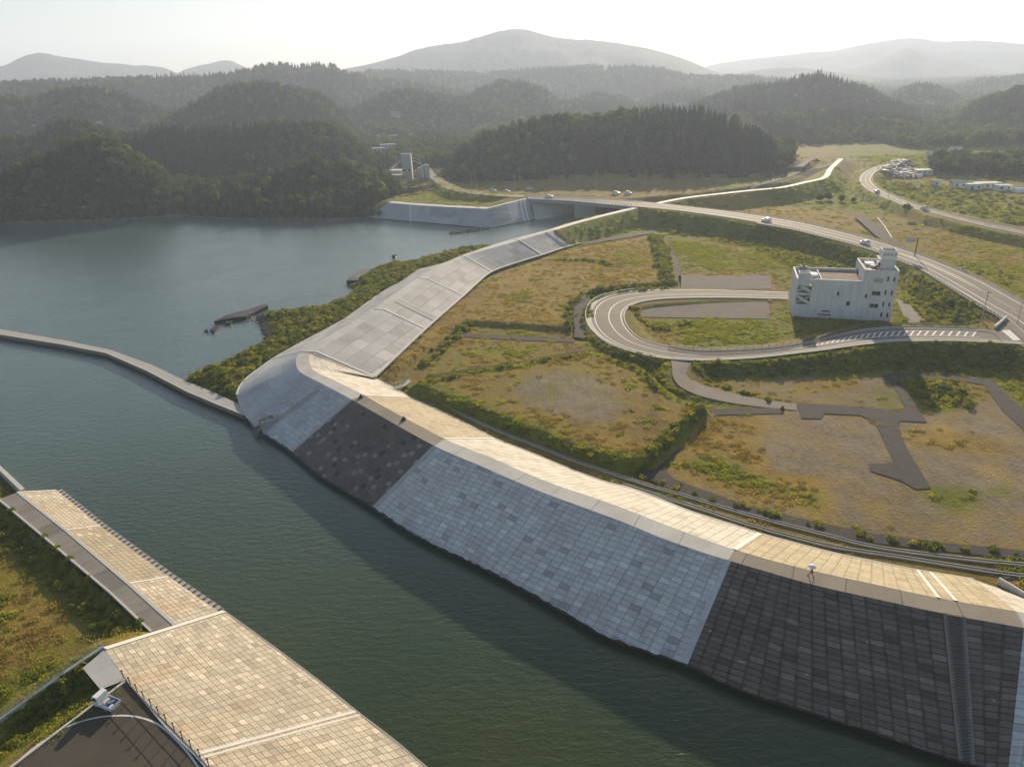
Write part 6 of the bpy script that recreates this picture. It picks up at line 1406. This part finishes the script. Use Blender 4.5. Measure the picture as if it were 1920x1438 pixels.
def scatter(name, pts, rot, scl, idx, meshes, lab, cat, sz=None):
    """one 'stuff' object: points carrying instances through geometry nodes"""
    me = bpy.data.meshes.new(name); me.vertices.add(len(pts)); me.vertices.foreach_set('co', np.asarray(pts, np.float32).ravel())
    for nm, ty, ar in (('rz', 'FLOAT', rot), ('sc', 'FLOAT', scl), ('szz', 'FLOAT', sz if sz is not None else scl), ('ix', 'INT', idx)):
        a = me.attributes.new(nm, ty, 'POINT'); a.data.foreach_set('value', np.asarray(ar, np.int32 if ty == 'INT' else np.float32))
    me.update(); o = bpy.data.objects.new(name, me); COL.objects.link(o)
    ng = bpy.data.node_groups.new(name+'_scatter', 'GeometryNodeTree'); ng.interface.new_socket('Geometry', in_out='INPUT', socket_type='NodeSocketGeometry'); ng.interface.new_socket('Geometry', in_out='OUTPUT', socket_type='NodeSocketGeometry')
    N = ng.nodes; Lk = ng.links.new; gi = N.new('NodeGroupInput'); go = N.new('NodeGroupOutput'); iop = N.new('GeometryNodeInstanceOnPoints'); jn = N.new('GeometryNodeJoinGeometry')
    Lk(gi.outputs[0], iop.inputs['Points']); iop.inputs['Pick Instance'].default_value = True
    for m in meshes[::-1]:
        so_ = bpy.data.objects.new('source', m); oi = N.new('GeometryNodeObjectInfo'); oi.inputs['Object'].default_value = so_; oi.inputs['As Instance'].default_value = True; Lk(oi.outputs['Geometry'], jn.inputs[0])
    Lk(jn.outputs[0], iop.inputs['Instance'])
    def na(nm, ty): q = N.new('GeometryNodeInputNamedAttribute'); q.data_type = ty; q.inputs[0].default_value = nm; return q.outputs[0]
    Lk(na('ix', 'INT'), iop.inputs['Instance Index'])
    cx = N.new('ShaderNodeCombineXYZ'); Lk(na('rz', 'FLOAT'), cx.inputs[2]); Lk(cx.outputs[0], iop.inputs['Rotation'])
    cs = N.new('ShaderNodeCombineXYZ'); s_ = na('sc', 'FLOAT'); Lk(s_, cs.inputs[0]); Lk(s_, cs.inputs[1]); Lk(na('szz', 'FLOAT'), cs.inputs[2]); Lk(cs.outputs[0], iop.inputs['Scale'])
    Lk(iop.outputs[0], go.inputs[0]); md = o.modifiers.new('scatter', 'NODES'); md.node_group = ng
    return tag(o, lab, cat, kind='stuff')
def view_mask(X, Y, Z, m=80):
    dx, dy, dz = X, Y, Z-H0; f = dx*fw.x+dy*fw.y+dz*fw.z; u = CX+F*(dx*rt.x+dy*rt.y+dz*rt.z)/f; v = CY-F*(dx*up.x+dy*up.y+dz*up.z)/f
    return (f > 1) & (u > -m) & (u < 1920+m) & (v > -m) & (v < 1438+m), u, v
# --- forest
RB = [-.10, -.12, .06, -.02, -.2, 0., -.03, 0., .0, .0, .03, .02, .02, .02, .10, .08, .06, .04, .04, -.25, -.3]
def ridge_bias(X, Y):
    best = np.full(X.shape, -1.); rb = np.zeros(X.shape)
    for (P, Z, wd, dn), b_ in zip(RG, RB):
        d, z = segd(X, Y, P, False, Z); c = z*np.clip(1-(d/(wd*1.2)), 0, 1); m_ = c > best; best = np.where(m_, c, best); rb = np.where(m_, b_, rb)
    return rb
HEAD = [at(x, y, 1.) for x, y in [(-700, 469), (-200, 427), (0, 418), (100, 414), (200, 412), (290, 406), (340, 403), (385, 407), (500, 411), (620, 410), (690, 406), (728, 384), (745, 350), (700, 330), (-700, 330)]]
fx, fy, fz, fs_ = [], [], [], []
for (y0, y1, sp_, sc) in ((395, 620, 4.6, .74), (620, 950, 5.6, .80), (950, 1600, 7.6, .95), (1600, 2700, 11.5, 1.25), (2700, 3600, 19, 1.8)):
    X, Y = np.meshgrid(np.arange(-.85*y1-60, .85*y1+60, sp_), np.arange(y0, y1, sp_)); X = X+rng.uniform(-.45, .45, X.shape)*sp_; Y = Y+rng.uniform(-.45, .45, X.shape)*sp_
    X, Y = X.ravel(), Y.ravel(); hh = hills(X, Y); m = (hh > 1.2) | ((Y > 770) & (X > -100)) | ((Y > 690) & (X > 400)) | ((Y < 640) & (X < 60) & inside(X, Y, HEAD))
    X, Y = X[m], Y[m]; Z = height(X, Y); m, u, v = view_mask(X, Y, Z); m &= Z > 1.2
    # keep roads, the valley floor and the plant clear
    vcc = [at(*p, z) for p, z in VAL]; dv, _ = segd(X, Y, vcc); m &= dv > 16
    dh, _ = segd(X, Y, [(a+b)/2 for a, b in zip(*RD['hwy'])]); m &= dh > 16
    dfr, _ = segd(X, Y, fr); m &= dfr > 10
    m &= ~((u > 738) & (u < 812) & (v > 305) & (v < 350) & (Y < 640) & (Y > 500))
    for hx, hy, hw in HOUSES:
        r_ = math.hypot(hx, hy); ux_, uy_ = hx/r_, hy/r_; al = (hx-X)*ux_+(hy-Y)*uy_; ac = np.abs((X-hx)*uy_-(Y-hy)*ux_); m &= ~((al > -hw*.6) & (al < 45) & (ac < hw*.65))
    m &= sdist(X, Y, PLANT) > 2; m &= sdist(X, Y, OPEN) > 0; m &= ~((u > 1485) & (u < 1745) & (v > 288) & (v < 345) & (Y < 760))
    fx.append(X[m]); fy.append(Y[m]); fz.append(Z[m]); fs_.append(np.full(m.sum(), sc))
fx, fy, fz, fs_ = map(np.concatenate, (fx, fy, fz, fs_)); n = len(fx); print('trees', n)
kindn = fbm(fx, fy, 90, 3, 41)+.25*(rng.random(n)-.5)+ridge_bias(fx, fy)-.25*((fx > 250) & (fy < 700)); con = kindn > -.01
idx = np.where(con, rng.integers(0, 3, n), 3+rng.integers(0, 3, n)); scl = fs_*rng.uniform(.6, 1.3, n); scl = np.where(con, scl, scl*1.12); scl = np.where((fx > 250) & (fy < 700), scl*1.35, scl); szz = scl*rng.uniform(.8, 1.15, n); rz = rng.uniform(0, 6.28, n)
near = np.argsort(fx**2+fy**2)[:300]; rest = np.ones(n, bool); rest[near] = False
scatter('forest', np.stack([fx, fy, fz], 1)[rest], rz[rest], scl[rest], idx[rest], CON+BRO, 'dense mixed forest covering the hills beyond the bay', 'forest', szz[rest])
for i in near:
    me = (CON+BRO)[idx[i]]; nm = 'conifer_tree' if idx[i] < 3 else 'broadleaf_tree'; o = bpy.data.objects.new(nm, me); COL.objects.link(o)
    o.location = (fx[i], fy[i], fz[i]); o.rotation_euler = (0, 0, rz[i]); o.scale = (scl[i], scl[i], szz[i])
    L_R = 'left headland' if fx[i] < 150 else 'grove at the right'
    tag(o, ('dark pointed conifer' if idx[i] < 3 else 'round green broadleaf tree')+' on the near edge of the '+('wooded headland across the bay' if fx[i] < 150 else 'wooded knoll at the right'), 'tree', 'near trees of the '+L_R)
# a few single trees and bushes on the fields
for (x, y), s, k, lab in (((1537, 377), .55, 0, 'leftmost small tree of the row beyond the main road'), ((1552, 376), .6, 1, 'middle small tree of the row beyond the main road'), ((1577, 378), .5, 2, 'right small tree of the row beyond the main road'), ((1600, 379), .35, 0, 'low round bush right of the small trees beyond the main road'), ((1700, 396), .5, 1, 'wide dark bush in the field before the far highway'), ((1780, 577), .35, 2, 'round bush on the green bank right of the white building'), ((743, 300), .9, 1, 'round tree in front of the plant shed'), ((770, 318), .7, 0, 'small green tree at the foot of the plant tower'), ((1660, 640), .01, 0, None)):
    if lab is None: continue
    p = at(x, y, 3.); z = float(hs([p])[0]); p = at(x, y, z); o = bpy.data.objects.new('broadleaf_tree' if s > .4 else 'bush', BRO[k]); COL.objects.link(o); o.location = (p.x, p.y, z-1.5*s); o.scale = (s*1.3, s*1.3, s); tag(o, lab, 'tree' if s > .4 else 'bush')
# --- low plants
def cand(n, x0, x1, y0, y1):
    X = rng.uniform(x0, x1, n); Y = rng.uniform(y0, y1, n); Z = height(X, Y); m, u, v = view_mask(X, Y, Z, 40); m &= Z > .9; X, Y, Z = X[m], Y[m], Z[m]
    hz_ = hills(X, Y); m = hz_ < 3; X, Y, Z = X[m], Y[m], Z[m]
    bad = np.zeros(len(X), bool)
    for k_, ex_ in (('main', 2.2), ('loop', 1.3), ('spur', .4), ('hwy', .6)):
        A, B = RD[k_]; d, hwi = segd(X, Y, [(a+b)/2 for a, b in zip(A, B)], False, [(a-b).length/2 for a, b in zip(A, B)]); bad |= d < hwi+ex_
    PV = []
    for o_ in bpy.data.objects:
        if o_.name.split('.')[0] in ('path', 'parking_area') and len(o_.data.polygons) < 80:
            PV.append([v.co for v in o_.data.vertices])
    for q_ in PV: bad |= sdist(X, Y, q_) < -.7
    d, _ = segd(X, Y, dk); bad |= d < 2.3
    for ln in (g1, g2): d, _ = segd(X, Y, ln); bad |= d < .55
    for ft in (foot1, foot2, foot3, [cpz[0], cpz[3], cpz[2], cpz[1]]): bad |= sdist(X, Y, ft) < .25
    bad |= inside(X, Y, JUNC); bl = bpy.data.objects['building']; mw = Matrix.Translation(bl.location) @ Matrix.Rotation(bl.rotation_euler.z, 4, 'Z'); bad |= inside(X, Y, [mw @ Vector(q) for q in ((-.6, -.6, 0), (31, -.6, 0), (31, 16, 0), (-.6, 16, 0))])
    m = ~bad; return X[m], Y[m], Z[m]
def clip01(a): return np.clip(a, 0, 1)
allp = []
for nn, box_, ks in ((300000, (-150, 250, 34, 330), 1.), (50000, (-100, 560, 330, 650), 1.7)):
    X, Y, Z = cand(nn, *box_); g, d, r = paint(X, Y, Z); nz = fbm(X, Y, 6, 3, 50)*1.4+fbm(X, Y, 22, 3, 51)*.8
    pg = clip01((g-.55+nz)*1.6)*clip01(1.2-r); pd = clip01((d-.55-nz)*.9)*clip01(1.-r); u = rng.random(len(X))
    isg = u < pg*.8; isd = (~isg) & (rng.random(len(X)) < pd*.7)
    allp.append((X, Y, Z, isg, isd, ks, g))
X, Y, Z, isg, isd, KS, Gv = [np.concatenate([np.full(len(a[0]), a[5]) if i == 5 else a[i] for a in allp]) for i in range(7)]
n1 = int(isd.sum()); scatter('dry_grass', np.stack([X, Y, Z], 1)[isd], rng.uniform(0, 6.28, n1), (rng.uniform(.6, 1.25, n1)*KS[isd]), rng.integers(0, 2, n1), REED, 'golden dry grass tufts spread over the fields', 'grass')
isb = isg & (rng.random(len(X)) < np.clip((Gv-.85)*.8, 0, .3)); isw = isg & ~isb
n2 = int(isw.sum()); scatter('green_weeds', np.stack([X, Y, Z], 1)[isw], rng.uniform(0, 6.28, n2), (rng.uniform(.55, 1.15, n2)*KS[isw]), rng.integers(0, 2, n2), WEED, 'green weeds spread over the fields and banks', 'weeds')
n3 = int(isb.sum()); scatter('low_shrubs', np.stack([X, Y, Z], 1)[isb], rng.uniform(0, 6.28, n3), (rng.uniform(.35, .85, n3)*KS[isb]), rng.integers(0, 2, n3), BUSH, 'low leafy shrubs growing on the banks', 'shrubs')
# dense shrubs on the spit
S = L_(spitpx, 1.8); xx = [p.x for p in S]; yy = [p.y for p in S]; X = rng.uniform(min(xx), max(xx), 9000); Y = rng.uniform(min(yy), max(yy), 9000); ok = sdist(X, Y, S) < -.8; ok &= sdist(X, Y, foot1) > .6
db, _ = segd(X, Y, L_([(352, 704), (430, 673), (470, 652), (490, 641), (499, 628), (490, 608), (482, 592)], .8)); ok &= db > 2.6; ok &= ~inside(X, Y, [at(x, y, 1.5) for x, y in [(340, 705), (460, 752), (460, 790), (340, 745)]])
X, Y = X[ok], Y[ok]; Z = height(X, Y); n4 = len(X)
scatter('shrub_thicket', np.stack([X, Y, Z], 1), rng.uniform(0, 6.28, n4), rng.uniform(.5, 1.25, n4), np.where(rng.random(n4) < .62, rng.integers(0, 2, n4), 2+rng.integers(0, 4, n4)), BUSH+WEED+REED, 'thick green and yellow shrubs covering the spit beside the seawall', 'shrubs')
# shrub belts drawn along ditches and ridge lines
def belt(px, z, dens, wd, lab, s0=.5, s1=1.1):
    P = resample(smooth_line(L_(px, z), 3), .5); n = int(len(P)*dens); X = np.array([P[int(i)].x for i in rng.uniform(0, len(P), n)])+rng.normal(0, wd, n); Y = np.array([P[0].y]*n)
    ii_ = rng.integers(0, len(P), n); X = np.array([P[i].x for i in ii_])+rng.normal(0, wd, n); Y = np.array([P[i].y for i in ii_])+rng.normal(0, wd, n); Z = height(X, Y); m = Z > .8; n = int(m.sum())
    scatter('shrub_belt', np.stack([X, Y, Z], 1)[m], rng.uniform(0, 6.28, n), rng.uniform(s0, s1, n), np.where(rng.random(n) < .6, rng.integers(0, 2, n), 2+rng.integers(0, 2, n)), BUSH+WEED, lab, 'shrubs')
def shore_trees():
    P = resample([at(x, y, .8) for x, y in sh[1:12]], .5); n = 2600; ii_ = rng.integers(0, len(P), n); t = rng.random(n)*9-1.; X = np.array([P[i].x for i in ii_])+rng.normal(0, .5, n); Y = np.array([P[i].y for i in ii_])+t; Z = height(X, Y); m = Z > .5; n = int(m.sum())
    s_ = rng.uniform(.28, .62, n); scatter('shore_thicket', np.stack([X, Y, Z-1.2], 1)[m], rng.uniform(0, 6.28, n), s_*1.2, rng.integers(0, 3, n), BRO, 'dark undergrowth hanging over the shoreline of the wooded headland', 'shrubs', s_)
shore_trees()
belt([(790, 690), (815, 665), (845, 635), (880, 606)], 2.5, 1.1, 1.0, 'belt of dark green bushes between the golden field and the middle strip', .6, 1.3)
belt([(1068, 612), (1072, 580), (1095, 556), (1140, 540), (1240, 533)], 3., 1.6, .9, 'bright green shrub belt inside the curve of the dark path')
belt([(1098, 600), (1108, 565), (1150, 548), (1250, 541)], 3., 1.2, .7, 'green verge of shrubs outside the hairpin road', .4, .9)
belt([(1228, 445), (1240, 480), (1250, 532)], 2.5, 2.2, 1.4, 'long green hedge row running inland beside the narrow path', .7, 1.5)
belt([(1041, 487), (1080, 488), (1120, 490), (1148, 500)], 3.1, .8, .8, 'short dark green strip of weeds in the golden field', .5, 1.)
belt([(1218, 855), (1260, 820), (1322, 768)], 3., 1.5, .7, 'green bank of shrubs at the right end of the raised diamond field', .5, 1.)
belt([(1195, 895), (1400, 955), (1640, 1008), (1925, 1044)], 2., .55, .6, 'strip of reeds and shrubs between the dark path and the gutters', .35, .75)
belt([(1190, 580), (1200, 597), (1240, 615), (1290, 600)], 2.5, .9, .8, 'ragged weeds inside the hairpin bend', .4, .9)
belt([(1300, 690), (1330, 712), (1440, 745)], 2.8, 1., .6, 'dark weeds along the inner side of the spur road', .4, .8)
belt([(1495, 668), (1500, 655)], 4, .1, .3, 'tuft of weeds below the looping road', .3, .5)
belt([(1690, 715), (1740, 725), (1790, 735), (1796, 755)], 2., 1.6, 1.6, 'patch of tall green weeds between the dark paths', .5, 1.2)
belt([(0, 985), (90, 1060), (200, 1160), (262, 1190)], 2.2, 1.5, 1.3, 'belt of bright weeds along the foot of the lower river wall', .35, .85)
# ------------------------------------------------------------------ haze
hb = MB().box(-9500, 9600, -210, 9700, -6, 700).build('haze', None)
hb.data.materials.clear()
hmt = bpy.data.materials.new('haze_air'); hmt.use_nodes = True; t = hmt.node_tree; t.nodes.clear()
pv = t.nodes.new('ShaderNodeVolumePrincipled'); ou = t.nodes.new('ShaderNodeOutputMaterial'); t.links.new(pv.outputs[0], ou.inputs['Volume'])
pv.inputs['Color'].default_value = (.67, .785, 1., 1); pv.inputs['Density'].default_value = HAZE; pv.inputs['Anisotropy'].default_value = .28
hb.data.materials.append(hmt); tag(hb, kind='stuff', label='thin pale air haze over the whole valley', cat='haze')
